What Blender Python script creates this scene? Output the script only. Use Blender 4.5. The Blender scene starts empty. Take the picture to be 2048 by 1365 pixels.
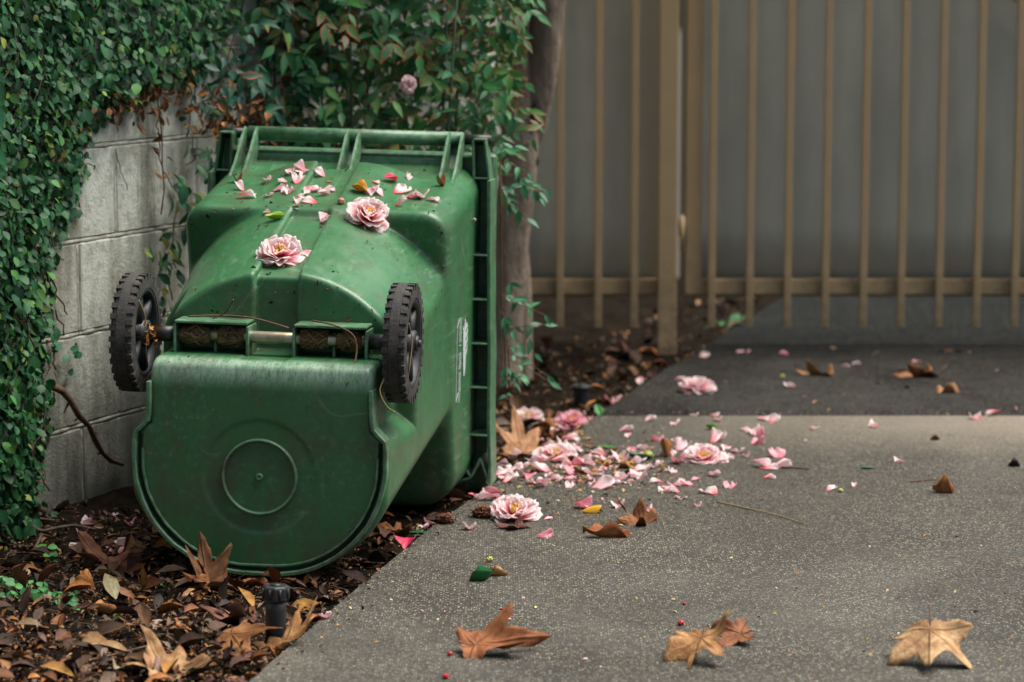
import bpy, bmesh, math, random
import numpy as np
from mathutils import Vector, Matrix, Euler, noise as mnoise
from mathutils.bvhtree import BVHTree
R = math.radians
random.seed(7); rng = np.random.default_rng(7)
C = bpy.context.scene.collection
scene = bpy.context.scene

# ------------------------------------------------------------------ camera, sky, sun, exposure
CAM_H = 1.237; FPX = 5200.0
PITCH = math.atan(682.5 / FPX)
cam = bpy.data.cameras.new("camera"); camo = bpy.data.objects.new("camera", cam); C.objects.link(camo)
cam.sensor_width = 36.0; cam.lens = 36.0 * FPX / 2048.0
camo.location = (0, 0, CAM_H); camo.rotation_euler = (R(90) - PITCH, 0, 0)
cam.clip_start = 0.05; cam.clip_end = 500
cam.dof.use_dof = True; cam.dof.focus_distance = 5.62; cam.dof.aperture_fstop = 3.4
scene.camera = camo

SUN_EL, SUN_AZ = 64, 76        # azimuth measured clockwise from +Y (the view direction)
w = bpy.data.worlds.new("World"); scene.world = w; w.use_nodes = True
nt = w.node_tree; sky = nt.nodes.new("ShaderNodeTexSky"); sky.sky_type = 'NISHITA'; sky.sun_disc = False
sky.sun_elevation = R(SUN_EL); sky.sun_rotation = R(SUN_AZ); sky.dust_density = 4.0; sky.air_density = 1.0
nt.links.new(sky.outputs[0], nt.nodes["Background"].inputs[0]); nt.nodes["Background"].inputs[1].default_value = 0.062
sun = bpy.data.lights.new("sun", 'SUN'); sun.energy = 3.9; sun.angle = R(52); sun.color = (1.0, 0.95, 0.86)
suno = bpy.data.objects.new("sun", sun); C.objects.link(suno)
sd = Vector((math.sin(R(SUN_AZ)) * math.cos(R(SUN_EL)), math.cos(R(SUN_AZ)) * math.cos(R(SUN_EL)), math.sin(R(SUN_EL))))
suno.rotation_euler = sd.to_track_quat('Z', 'Y').to_euler()
scene.view_settings.view_transform = 'Standard'; scene.view_settings.look = 'None'
scene.view_settings.gamma = 1.0; scene.view_settings.exposure = 0.75
scene.cycles.max_bounces = 6

# ------------------------------------------------------------------ measuring helpers
_fw = Vector((0, math.cos(PITCH), -math.sin(PITCH))); _up = Vector((0, math.sin(PITCH), math.cos(PITCH)))
def ray(px, py):
    return (_fw + Vector((1, 0, 0)) * ((px - 1024) / FPX) - _up * ((py - 682.5) / FPX))
def ground(px, py, z=0.0):
    d = ray(px, py); t = (z - CAM_H) / d.z
    return Vector((0, 0, CAM_H)) + d * t
def at_depth(px, py, Y):
    d = ray(px, py); return Vector((0, 0, CAM_H)) + d * (Y / d.y)

# ------------------------------------------------------------------ object helpers
def tag(o, label=None, cat=None, group=None, kind=None):
    if label: o['label'] = label
    if cat: o['category'] = cat
    if group: o['group'] = group
    if kind: o['kind'] = kind
    return o
def empty(name, loc=(0, 0, 0)):
    o = bpy.data.objects.new(name, None); C.objects.link(o); o.location = loc; o.empty_display_size = 0.05
    return o
def link(name, me, m=None, parent=None):
    o = bpy.data.objects.new(name, me); C.objects.link(o)
    if m is not None: me.materials.append(m)
    if parent is not None: o.parent = parent
    return o
def smooth(me, on=True):
    me.polygons.foreach_set('use_smooth', [on] * len(me.polygons))
class MB:
    """collects vertices, faces, a per-vertex tint and a uv, and builds ONE mesh object"""
    def __init__(s): s.v = []; s.f = []; s.c = []; s.uv = []; s.n = 0
    def add(s, v, f, tint=(1, 1, 1), uv=None):
        v = np.asarray(v, float).reshape(-1, 3); k = len(v)
        s.v.append(v); n = s.n
        s.f.extend([tuple(i + n for i in q) for q in f])
        t = np.asarray(tint, float)
        s.c.append(np.tile(t, (k, 1)) if t.ndim == 1 else t)
        s.uv.append(np.zeros((k, 2)) if uv is None else np.asarray(uv, float)); s.n += k
    def mesh(s, name):
        me = bpy.data.meshes.new(name)
        V = np.concatenate(s.v); me.from_pydata(V.tolist(), [], s.f)
        a = me.attributes.new('tint', 'FLOAT_COLOR', 'POINT')
        cc = np.concatenate(s.c); cc = np.concatenate([cc, np.ones((len(cc), 1))], 1)
        a.data.foreach_set('color', cc.astype(np.float32).ravel())
        u = me.attributes.new('leaf_uv', 'FLOAT2', 'POINT'); u.data.foreach_set('vector', np.concatenate(s.uv).astype(np.float32).ravel())
        smooth(me); me.update(); return me
    def build(s, name, m, parent=None): return link(name, s.mesh(name), m, parent)
    def box(s, c, size, tint=(1, 1, 1), rot=None):
        h = np.array(size) / 2
        v = np.array([[x, y, z] for x in (-1, 1) for y in (-1, 1) for z in (-1, 1)]) * h
        if rot is not None: v = v @ np.array(rot.to_3x3() if hasattr(rot, 'to_3x3') else rot).T
        v = v + np.array(c)
        s.add(v, [(0, 1, 3, 2), (4, 6, 7, 5), (0, 4, 5, 1), (2, 3, 7, 6), (0, 2, 6, 4), (1, 5, 7, 3)], tint)
    def tube(s, pts, rad, n=8, tint=(1, 1, 1), cap=True):
        pts = [Vector(p) for p in pts]; k = len(pts)
        rad = [rad] * k if np.isscalar(rad) else rad
        vs = []; ref = None
        for i, p in enumerate(pts):
            t = (pts[min(i + 1, k - 1)] - pts[max(i - 1, 0)]).normalized()
            if ref is None or abs(ref.dot(t)) > 0.95: ref = Vector((0, 0, 1)) if abs(t.z) < 0.9 else Vector((1, 0, 0))
            a = ref.cross(t).normalized(); b = t.cross(a).normalized(); ref = b.cross(t).cross(b) * 0 + ref
            for j in range(n):
                th = 2 * math.pi * j / n; vs.append(p + (a * math.cos(th) + b * math.sin(th)) * rad[i])
        f = [(i * n + j, i * n + (j + 1) % n, (i + 1) * n + (j + 1) % n, (i + 1) * n + j) for i in range(k - 1) for j in range(n)]
        if cap: f.append(tuple(range(n - 1, -1, -1))); f.append(tuple((k - 1) * n + j for j in range(n)))
        s.add([tuple(q) for q in vs], f, tint)
def bevel_box(name, c, size, b, m, parent=None, seg=2):
    bm = bmesh.new(); bmesh.ops.create_cube(bm, size=1.0, matrix=Matrix.Translation(c) @ Matrix.Diagonal((*size, 1)))
    bmesh.ops.bevel(bm, geom=bm.edges[:], offset=b, segments=seg, affect='EDGES', profile=0.6)
    me = bpy.data.meshes.new(name); bm.to_mesh(me); bm.free()
    return link(name, me, m, parent)
def frame_from(z, yhint):
    """3x3 with columns x,y,z: z = normal, y as near yhint as possible"""
    z = z / np.linalg.norm(z); y = yhint - z * (yhint @ z)
    n = np.linalg.norm(y)
    if n < 1e-6: y = np.array([1.0, 0, 0]) - z * z[0]; n = np.linalg.norm(y)
    y = y / n; return np.stack([np.cross(y, z), y, z], 1)

# ------------------------------------------------------------------ materials
class NT:
    def __init__(s, name):
        s.m = bpy.data.materials.new(name); s.m.use_nodes = True; s.t = s.m.node_tree; s.b = s.t.nodes["Principled BSDF"]
    def n(s, typ, **kw):
        o = s.t.nodes.new("ShaderNode" + typ)
        for k, v in kw.items():
            if k.startswith('i_'):
                key = k[2:]; key = int(key) if key.isdigit() else key.replace('_', ' ')
                o.inputs[key].default_value = v
            else: setattr(o, k, v)
        return o
    def l(s, a, b): s.t.links.new(a, b)
    def coord(s, kind='Object', scale=(1, 1, 1)):
        c = s.n('TexCoord'); mp = s.n('Mapping'); mp.inputs['Scale'].default_value = scale
        s.l(c.outputs[kind], mp.inputs['Vector']); return mp.outputs[0]
    def noise(s, vec, scale, detail=4, rough=0.6, dist=0.0):
        o = s.n('TexNoise'); o.inputs['Scale'].default_value = scale; o.inputs['Detail'].default_value = detail
        o.inputs['Roughness'].default_value = rough; o.inputs['Distortion'].default_value = dist
        s.l(vec, o.inputs['Vector']); return o.outputs['Fac']
    def ramp(s, fac, stops, interp='LINEAR'):
        r = s.n('ValToRGB'); e = r.color_ramp.elements; r.color_ramp.interpolation = interp
        while len(e) < len(stops): e.new(0.5)
        for k, (p, c) in zip(e, stops):
            k.position = p; k.color = (*c, 1) if len(c) == 3 else c
        s.l(fac, r.inputs[0]); return r.outputs[0]
    def mix(s, fac, a, b, blend='MIX'):
        o = s.n('Mix', data_type='RGBA', blend_type=blend)
        for sock, v in ((o.inputs[0], fac), (o.inputs[6], a), (o.inputs[7], b)):
            if hasattr(v, 'node'): s.l(v, sock)
            elif isinstance(v, (int, float)): sock.default_value = v
            else: sock.default_value = (*v, 1)
        return o.outputs[2]
    def math(s, op, a, b=0.0, c=0.0):
        o = s.n('Math', operation=op)
        for i, v in enumerate((a, b, c)):
            if hasattr(v, 'node'): s.l(v, o.inputs[i])
            else: o.inputs[i].default_value = v
        return o.outputs[0]
    def attr(s, name):
        o = s.n('Attribute'); o.attribute_name = name; return o
    def bump(s, h, strength=0.3, dist=0.01):
        o = s.n('Bump'); o.inputs['Strength'].default_value = strength; o.inputs['Distance'].default_value = dist
        s.l(h, o.inputs['Height']); s.l(o.outputs[0], s.b.inputs['Normal'])
    def out(s, col, rough=0.6, spec=None):
        if hasattr(col, 'node'): s.l(col, s.b.inputs['Base Color'])
        else: s.b.inputs['Base Color'].default_value = (*col, 1)
        if hasattr(rough, 'node'): s.l(rough, s.b.inputs['Roughness'])
        else: s.b.inputs['Roughness'].default_value = rough
        if spec is not None: s.b.inputs['Specular IOR Level'].default_value = spec
        return s.m
B3 = lambda v: (v, v, v)

def mat_plastic(name, base=(0.026, 0.128, 0.046), dirt=1.0):
    t = NT(name); o = t.coord()
    big = t.noise(o, 3.0, 5, 0.6); c = t.mix(t.ramp(big, [(0.3, B3(0)), (0.75, B3(1))]), base, tuple(min(1, x * 1.35 + 0.006) for x in base))
    st = t.noise(t.coord(scale=(60, 5, 60)), 1.0, 5, 0.7)                       # fine drag scuffs along the body
    sm = t.noise(o, 4.5, 3, 0.5)
    scf = t.math('MULTIPLY', t.ramp(st, [(0.52, B3(0)), (0.70, B3(1))]), t.ramp(sm, [(0.42, B3(0.06)), (0.66, B3(0.55))]))
    st2 = t.noise(t.coord(scale=(30, 8, 10)), 2.2, 6, 0.8, 1.5); scf = t.math('ADD', scf, t.math('MULTIPLY', t.ramp(st2, [(0.60, B3(0)), (0.72, B3(0.6))]), t.ramp(t.noise(o, 3.1, 4), [(0.5, B3(0)), (0.62, B3(0.6))])))
    c = t.mix(scf, c, (0.26, 0.42, 0.30))
    dk_ = t.noise(t.coord(scale=(26, 9, 16)), 1.6, 6, 0.8, 2.2)                      # dark rubbed scuffs on the flanks
    c = t.mix(t.math('MULTIPLY', t.ramp(dk_, [(0.56, B3(0)), (0.64, B3(0.65))]), t.ramp(t.noise(o, 2.6, 3), [(0.47, B3(0)), (0.60, B3(1))])), c, tuple(x * 0.35 for x in base))
    c = t.mix(t.math('MULTIPLY', t.ramp(t.noise(o, 21, 6, 0.8), [(0.50, B3(0)), (0.70, B3(0.35))]), 1.0), c, (0.075, 0.13, 0.075))
    # thin curved scratches
    v = t.n('TexWave', wave_type='RINGS', i_Scale=1.7, i_Distortion=22.0, i_Detail=3.0, i_2=22.0); t.l(o, v.inputs['Vector'])
    sc = t.math('MULTIPLY', t.ramp(v.outputs['Fac'], [(0.988, B3(0)), (1.0, B3(0.22))]), t.ramp(t.noise(o, 7, 2), [(0.5, B3(0)), (0.62, B3(1))]))
    c = t.mix(sc, c, (0.30, 0.42, 0.33))
    xy = t.n('SeparateXYZ'); t.l(o, xy.inputs[0])
    def zone(sock, a, b_): r_ = t.n('MapRange', i_1=a, i_2=b_); t.l(sock, r_.inputs[0]); return r_.outputs[0]
    # the rounded top edge of the base is scraped pale, the lower base is caked with dried mud
    scr = t.math('MULTIPLY', t.math('MULTIPLY', zone(xy.outputs[2], 0.405, 0.440), zone(xy.outputs[1], 0.055, 0.03)), t.ramp(t.noise(t.coord(scale=(120, 30, 40)), 1.0, 5, 0.8), [(0.34, B3(0.14)), (0.58, B3(0.95))]))
    scr = t.math('MULTIPLY', scr, zone(xy.outputs[2], 0.50, 0.475))
    c = t.mix(scr, c, (0.27, 0.38, 0.29))
    mud = t.math('MULTIPLY', t.math('MULTIPLY', zone(xy.outputs[2], 0.46, 0.12), zone(xy.outputs[1], 1.1, 0.2)), t.ramp(t.noise(o, 7.5, 7, 0.78, 0.5), [(0.46, B3(0.04)), (0.62, B3(0.70))]))
    c = t.mix(mud, c, (0.075, 0.060, 0.040))
    g = t.n('NewGeometry'); pt = t.ramp(g.outputs['Pointiness'], [(0.508, B3(0)), (0.58, B3(0.6))])
    pt = t.math('MULTIPLY', pt, t.ramp(t.noise(t.coord(scale=(1, 1, 1)), 38, 4, 0.7), [(0.38, B3(0.1)), (0.65, B3(1))]))
    c = t.mix(pt, c, (0.25, 0.40, 0.28))
    d1 = t.noise(o, 9, 6, 0.72); d2 = t.noise(o, 150, 3, 0.7)
    dm = t.math('MULTIPLY', t.ramp(d1, [(0.48, B3(0.04)), (0.66, B3(0.75 * dirt))]), t.ramp(d2, [(0.35, B3(0.25)), (0.62, B3(1))]))
    c = t.mix(dm, c, (0.075, 0.062, 0.038))
    sp = t.ramp(t.noise(o, 330, 2, 0.5), [(0.66, B3(0)), (0.73, B3(0.8 * dirt))])
    c = t.mix(sp, c, (0.16, 0.14, 0.085))
    r = t.ramp(t.noise(o, 14, 5, 0.7), [(0.3, B3(0.27)), (0.7, B3(0.50))])
    t.bump(t.noise(o, 90, 4, 0.6), 0.06, 0.004)
    return t.out(c, r, 0.5)
def mat_simple(name, a, b, scale=20, rough=0.6, bump=0.2, bs=60, spec=None, metal=0.0):
    t = NT(name); o = t.coord()
    c = t.mix(t.ramp(t.noise(o, scale, 6, 0.65), [(0.35, B3(0)), (0.68, B3(1))]), a, b)
    if bump: t.bump(t.noise(o, bs, 4, 0.6), bump, 0.004)
    t.b.inputs['Metallic'].default_value = metal
    return t.out(c, rough, spec)
def mat_leaf(name, rough=0.45, trans=0.25, edge=None, spec=0.28):
    """colour from the per-leaf tint, a paler mid-vein from leaf_uv.x, optional coloured edge from leaf_uv.y"""
    t = NT(name); a = t.attr('tint').outputs['Color']; uv = t.attr('leaf_uv').outputs['Vector']
    sx = t.n('SeparateXYZ'); t.l(uv, sx.inputs[0])
    o = t.coord(); nz = t.noise(o, 55, 4, 0.65)
    c = t.mix(t.ramp(nz, [(0.35, B3(0)), (0.7, B3(0.5))]), a, t.mix(1.0, a, (1.5, 1.4, 1.2), 'MULTIPLY'))
    vein = t.ramp(t.math('ABSOLUTE', sx.outputs[0]), [(0.0, B3(0.4)), (0.16, B3(0))])
    c = t.mix(vein, c, t.mix(1.0, a, (2.2, 1.7, 1.6), 'MULTIPLY'))
    if edge:
        al = t.attr('tint'); 
        ef = t.math('MULTIPLY', t.ramp(sx.outputs[1], [(0.62, B3(0)), (0.98, B3(1))]), t.ramp(t.noise(o, 9, 2), [(0.50, B3(0.0)), (0.62, B3(1))]))
        c = t.mix(ef, c, edge)
    m = t.out(c, rough, spec)
    if trans:
        tr = t.n('BsdfTranslucent'); t.l(t.mix(1.0, c, (1.2, 1.3, 0.7), 'MULTIPLY'), tr.inputs[0])
        ms = t.n('MixShader'); ms.inputs[0].default_value = trans
        t.l(t.b.outputs[0], ms.inputs[1]); t.l(tr.outputs[0], ms.inputs[2]); t.l(ms.outputs[0], t.t.nodes['Material Output'].inputs[0])
    return m
def mat_dry(name):
    t = NT(name); a = t.attr('tint').outputs['Color']; o = t.coord()
    uv = t.attr('leaf_uv').outputs['Vector']; sx = t.n('SeparateXYZ'); t.l(uv, sx.inputs[0])
    c = t.mix(t.ramp(t.noise(o, 28, 6, 0.7), [(0.40, B3(0)), (0.60, B3(0.9))]), a, t.mix(1.0, a, (0.46, 0.36, 0.30), 'MULTIPLY'))
    c = t.mix(t.ramp(t.noise(o, 130, 3, 0.7), [(0.60, B3(0)), (0.74, B3(0.6))]), c, (0.05, 0.022, 0.01))
    c = t.mix(t.ramp(sx.outputs[0], [(0.0, B3(0.55)), (0.10, B3(0))]), c, t.mix(1.0, a, (0.42, 0.32, 0.26), 'MULTIPLY'))
    c = t.mix(t.math('MULTIPLY', t.ramp(sx.outputs[1], [(0.72, B3(0)), (1.0, B3(0.8))]), t.ramp(t.noise(o, 34, 4), [(0.42, B3(0)), (0.6, B3(1))])), c, t.mix(1.0, a, (0.42, 0.33, 0.28), 'MULTIPLY'))
    vb = t.math('ADD', t.math('MULTIPLY', t.noise(o, 60, 6, 0.75), 0.8), t.math('MULTIPLY', t.ramp(sx.outputs[0], [(0.0, B3(1)), (0.12, B3(0))]), 0.6))
    t.bump(vb, 0.8, 0.006)
    return t.out(c, 0.65, 0.25)
def mat_petal(name, pink=(0.93, 0.10, 0.17), white=(0.98, 0.90, 0.89), amount=0.5, trans=0.45):
    t = NT(name); uv = t.attr('leaf_uv').outputs['Vector']
    mp = t.n('Mapping'); mp.inputs['Scale'].default_value = (7, 1.1, 1); t.l(uv, mp.inputs[0])
    oi = t.n('ObjectInfo'); ad = t.n('VectorMath', operation='ADD'); t.l(mp.outputs[0], ad.inputs[0])
    tn = t.attr('tint'); cv = t.n('CombineXYZ'); t.l(t.math('MULTIPLY', oi.outputs['Random'], 40.0), cv.inputs[0])
    sr = t.n('SeparateColor'); t.l(tn.outputs['Color'], sr.inputs[0]); t.l(t.math('MULTIPLY', sr.outputs[0], 60.0), cv.inputs[1])
    t.l(cv.outputs[0], ad.inputs[1])
    nz = t.noise(ad.outputs[0], 1.0, 4, 0.6)
    sx = t.n('SeparateXYZ'); t.l(uv, sx.inputs[0])
    val = t.math('ADD', t.math('MULTIPLY', t.math('SUBTRACT', 1.0, sx.outputs[1]), 0.75), t.math('MULTIPLY', t.math('SUBTRACT', nz, 0.5), 1.1))
    f = t.ramp(val, [(0.42 - 0.35 * amount, B3(0.03)), (0.95 - 0.35 * amount, B3(1))])
    c = t.mix(f, white, pink)
    m = t.out(c, 0.5, 0.3)
    tr = t.n('BsdfTranslucent'); t.l(c, tr.inputs[0]); ms = t.n('MixShader'); ms.inputs[0].default_value = trans
    t.l(t.b.outputs[0], ms.inputs[1]); t.l(tr.outputs[0], ms.inputs[2]); t.l(ms.outputs[0], t.t.nodes['Material Output'].inputs[0])
    return m
def mat_tint(name, rough=0.7, spec=0.4):
    t = NT(name); a = t.attr('tint').outputs['Color']; o = t.coord()
    c = t.mix(t.ramp(t.noise(o, 90, 3), [(0.35, B3(0)), (0.7, B3(0.6))]), a, t.mix(1.0, a, (0.5, 0.45, 0.4), 'MULTIPLY'))
    return t.out(c, rough, spec)

def mat_aggregate(name, dark, light, spec_amt=1.0, strip=None, spec=0.3, far_shade=None):
    t = NT(name); o = t.coord()
    n1 = t.noise(o, 1.3, 6, 0.65); c = t.mix(t.ramp(n1, [(0.3, B3(0)), (0.72, B3(1))]), dark, light)
    c = t.mix(t.ramp(t.noise(o, 16, 4, 0.7), [(0.42, B3(0)), (0.72, B3(0.45))]), c, tuple(x * 0.6 for x in dark))
    c = t.mix(t.ramp(t.noise(t.coord(scale=(1.0, 0.7, 1)), 0.9, 6, 0.7, 0.6), [(0.42, B3(0)), (0.58, B3(0.85))]), c, tuple(x * 0.48 for x in dark))
    c = t.mix(t.ramp(t.noise(o, 4.2, 7, 0.75, 0.4), [(0.52, B3(0)), (0.66, B3(0.55))]), c, (0.040, 0.032, 0.024))
    if strip:   # a broad dark patch with a noisy edge under the fallen flowers
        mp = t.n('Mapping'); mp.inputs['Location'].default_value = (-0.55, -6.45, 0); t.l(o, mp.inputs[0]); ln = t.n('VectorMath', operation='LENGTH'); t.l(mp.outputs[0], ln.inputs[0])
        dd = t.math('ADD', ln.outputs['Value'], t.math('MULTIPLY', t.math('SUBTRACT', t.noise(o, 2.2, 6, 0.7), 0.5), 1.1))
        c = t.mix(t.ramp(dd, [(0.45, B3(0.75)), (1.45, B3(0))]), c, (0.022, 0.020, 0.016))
    if strip:   # worn, pale, sandy band along the joint (a stain with its own outline)
        sx = t.n('SeparateXYZ'); t.l(o, sx.inputs[0])
        wob = t.math('ADD', sx.outputs[1], t.math('MULTIPLY', t.math('SUBTRACT', t.noise(t.coord(scale=(0.8, 0.8, 1)), 1.0, 4), 0.5), 0.55))
        band = t.ramp(t.n('MapRange', i_1=strip[0], i_2=strip[1]).outputs[0], [(0, B3(0)), (1, B3(1))])
        mr = band.node.inputs[0].links[0].from_node; t.l(wob, mr.inputs[0])
        band = t.math('MULTIPLY', band, t.ramp(t.n('MapRange', i_1=0.3, i_2=1.6).outputs[0], [(0, B3(0)), (1, B3(1))]))
        mr2 = band.node.inputs[1].links[0].from_node.inputs[0].links[0].from_node; t.l(sx.outputs[0], mr2.inputs[0])
        c = t.mix(t.math('MULTIPLY', band, 0.42), c, (0.40, 0.33, 0.25))
    if far_shade:    # shade beyond the gate put into the colour, past a wavering edge
        sx = t.n('SeparateXYZ'); t.l(o, sx.inputs[0]); r_ = t.n('MapRange', i_1=far_shade[0], i_2=far_shade[1]); t.l(t.math('ADD', sx.outputs[1], t.math('MULTIPLY', t.noise(o, 1.2, 4), 0.5)), r_.inputs[0])
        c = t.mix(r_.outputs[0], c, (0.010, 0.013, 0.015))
    vo = t.n('TexVoronoi', i_Scale=185.0); t.l(o, vo.inputs['Vector'])
    sc = t.n('SeparateColor'); t.l(vo.outputs['Color'], sc.inputs[0])
    peb = t.math('MULTIPLY', t.ramp(sc.outputs[0], [(0.48, B3(0)), (0.86, B3(1.0 * spec_amt))]), t.ramp(vo.outputs['Distance'], [(0.25, B3(1)), (0.50, B3(0))]))
    pc = t.mix(sc.outputs[1], (0.50, 0.48, 0.40), (0.36, 0.28, 0.18))
    peb = t.math('MULTIPLY', peb, t.ramp(t.noise(o, 2.4, 6, 0.7), [(0.34, B3(0.35)), (0.62, B3(1))]))
    c = t.mix(peb, c, pc)
    v2 = t.n('TexVoronoi', i_Scale=330.0); t.l(o, v2.inputs['Vector']); s2 = t.n('SeparateColor'); t.l(v2.outputs['Color'], s2.inputs[0])
    c = t.mix(t.math('MULTIPLY', t.ramp(s2.outputs[0], [(0.35, B3(0)), (0.95, B3(0.55 * spec_amt))]), t.ramp(v2.outputs['Distance'], [(0.25, B3(1)), (0.55, B3(0))])), c, t.mix(s2.outputs[1], (0.34, 0.33, 0.28), (0.27, 0.20, 0.125)))
    dk = t.math('MULTIPLY', t.ramp(sc.outputs[2], [(0.70, B3(0)), (0.80, B3(0.75))]), t.ramp(vo.outputs['Distance'], [(0.2, B3(1)), (0.5, B3(0))]))
    c = t.mix(dk, c, (0.022, 0.024, 0.025))
    t.bump(t.math('ADD', t.noise(o, 160, 4, 0.7), t.math('MULTIPLY', peb, 0.5)), 0.5, 0.006)
    return t.out(c, 0.78, spec)
def mat_block(name):
    t = NT(name); o = t.coord()
    c = t.mix(t.ramp(t.noise(o, 2.2, 5, 0.6), [(0.3, B3(0)), (0.7, B3(1))]), (0.54, 0.57, 0.50), (0.70, 0.73, 0.65))
    st = t.noise(t.coord(scale=(9, 9, 0.9)), 1.0, 5, 0.65)                        # rain streaks run down the blocks
    c = t.mix(t.ramp(st, [(0.44, B3(0)), (0.62, B3(0.75))]), c, (0.17, 0.155, 0.115))
    c = t.mix(t.ramp(t.noise(o, 26, 5, 0.75), [(0.48, B3(0)), (0.70, B3(0.65))]), c, (0.16, 0.15, 0.115))
    c = t.mix(t.ramp(t.noise(o, 3.4, 7, 0.75, 0.5), [(0.50, B3(0)), (0.64, B3(0.55))]), c, (0.20, 0.19, 0.145))
    c = t.mix(t.ramp(t.noise(o, 120, 2), [(0.70, B3(0)), (0.78, B3(0.8))]), c, (0.06, 0.055, 0.045))
    sx = t.n('SeparateXYZ'); t.l(o, sx.inputs[0])                                 # damp grime that creeps up from the soil
    lo = t.math('ADD', sx.outputs[2], t.math('MULTIPLY', t.noise(o, 5, 5), 0.25))
    c = t.mix(t.ramp(lo, [(0.12, B3(0.75)), (0.46, B3(0))]), c, (0.075, 0.075, 0.06))
    t.bump(t.noise(o, 110, 5, 0.7), 0.55, 0.008)
    return t.out(c, 0.9, 0.2)
def mat_soil(name):
    t = NT(name); o = t.coord()
    c = t.mix(t.ramp(t.noise(o, 12, 6, 0.7), [(0.35, B3(0)), (0.65, B3(1))]), (0.010, 0.009, 0.008), (0.030, 0.023, 0.017))
    c = t.mix(t.ramp(t.noise(o, 140, 3, 0.7), [(0.56, B3(0)), (0.70, B3(0.7))]), c, (0.085, 0.058, 0.035))
    t.bump(t.noise(o, 60, 6, 0.75), 0.9, 0.02)
    return t.out(c, 0.95, 0.0)
def mat_screen(name):
    t = NT(name); o = t.coord()
    c = t.mix(t.ramp(t.noise(t.coord(scale=(3.0, 1, 1.2)), 1.6, 5, 0.6), [(0.3, B3(0)), (0.72, B3(1))]), (0.46, 0.475, 0.40), (0.63, 0.635, 0.545))
    wv = t.n('TexWave', wave_type='BANDS', bands_direction='Z', i_Scale=75.0, i_Distortion=1.5, i_Detail=2.0); t.l(o, wv.inputs['Vector'])
    c = t.mix(t.ramp(wv.outputs['Fac'], [(0.3, B3(0)), (0.8, B3(0.22))]), c, (0.20, 0.205, 0.17))
    t.bump(wv.outputs['Fac'], 0.25, 0.004)
    return t.out(c, 0.85, 0.2)
def mat_bark(name, a, b):
    t = NT(name); st = t.noise(t.coord(scale=(1, 1, 0.22)), 34, 6, 0.65)
    c = t.mix(t.ramp(st, [(0.35, B3(0)), (0.66, B3(1))]), a, b)
    c = t.mix(t.ramp(t.noise(t.coord(), 8, 4), [(0.55, B3(0)), (0.70, B3(0.5))]), c, tuple(x * 0.45 for x in a))
    t.bump(t.math('ADD', st, t.math('MULTIPLY', t.noise(t.coord(scale=(1, 1, 0.6)), 14, 6, 0.7), 1.2)), 0.9, 0.03); return t.out(c, 0.85, 0.2)

M = {}
M['plastic'] = mat_plastic('green_plastic')
M['plastic_face'] = mat_plastic('green_plastic_fins', dirt=1.3)
M['black'] = mat_simple('black_plastic', (0.012, 0.014, 0.016), (0.030, 0.032, 0.034), 40, 0.45, 0.1)
M['rubber'] = mat_simple('tyre_rubber', (0.012, 0.013, 0.015), (0.062, 0.056, 0.048), 26, 0.75, 0.5, 90)
M['rimplastic'] = mat_simple('wheel_plastic', (0.014, 0.017, 0.021), (0.036, 0.038, 0.042), 22, 0.5, 0.2, 60)
M['steel'] = mat_simple('steel_rod', (0.50, 0.47, 0.38), (0.30, 0.23, 0.14), 26, 0.42, 0.15, 80, None, 0.8)
M['wrap'] = mat_simple('dry_fibre', (0.20, 0.125, 0.05), (0.045, 0.028, 0.012), 45, 0.85, 0.8, 160)
M['twig'] = mat_simple('twig_bark', (0.16, 0.085, 0.042), (0.065, 0.036, 0.022), 60, 0.8, 0.5, 120)
M['vinewood'] = mat_simple('vine_bark', (0.15, 0.105, 0.070), (0.05, 0.036, 0.028), 40, 0.85, 0.6, 90)
M['straw'] = mat_simple('dry_straw', (0.42, 0.30, 0.12), (0.30, 0.20, 0.08), 40, 0.6, 0.1)
M['white'] = mat_simple('white_print', (0.55, 0.60, 0.60), (0.38, 0.45, 0.44), 60, 0.6, 0.0)
def mat_tan(a, b):
    t = NT('tan_paint'); o = t.coord(); c = t.mix(t.ramp(t.noise(o, 5, 6, 0.65), [(0.35, B3(0)), (0.68, B3(1))]), a, b); sx = t.n('SeparateXYZ'); t.l(o, sx.inputs[0])
    r_ = t.n('MapRange', i_1=0.42, i_2=0.06); t.l(sx.outputs[2], r_.inputs[0])
    c = t.mix(t.math('MULTIPLY', r_.outputs[0], t.ramp(t.noise(o, 22, 6, 0.75), [(0.40, B3(0)), (0.66, B3(0.8))])), c, (0.10, 0.075, 0.05))
    c = t.mix(t.ramp(t.noise(o, 60, 3), [(0.68, B3(0)), (0.75, B3(0.6))]), c, (0.12, 0.06, 0.03)); t.bump(t.noise(o, 120, 3), 0.06, 0.003); return t.out(c, 0.5)
M['tan'] = mat_tan((0.53, 0.38, 0.205), (0.45, 0.32, 0.172))
M['screen'] = mat_screen('shade_cloth')
M['block'] = mat_block('concrete_block')
M['mortar'] = mat_simple('mortar', (0.50, 0.50, 0.44), (0.22, 0.21, 0.17), 30, 0.9, 0.7, 90)
M['soil'] = mat_soil('garden_soil')
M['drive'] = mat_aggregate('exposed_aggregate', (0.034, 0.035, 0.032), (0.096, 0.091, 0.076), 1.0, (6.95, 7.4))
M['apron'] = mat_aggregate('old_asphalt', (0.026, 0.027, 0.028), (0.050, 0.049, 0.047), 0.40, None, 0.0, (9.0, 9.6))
M['earth'] = mat_simple('ground_earth', (0.05, 0.045, 0.035), (0.035, 0.03, 0.025), 3, 0.95, 0.4)
M['bark'] = mat_bark('trunk_bark', (0.34, 0.275, 0.215), (0.20, 0.16, 0.125))
M['leaf'] = mat_leaf('evergreen_leaf', 0.42, 0.15)
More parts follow.
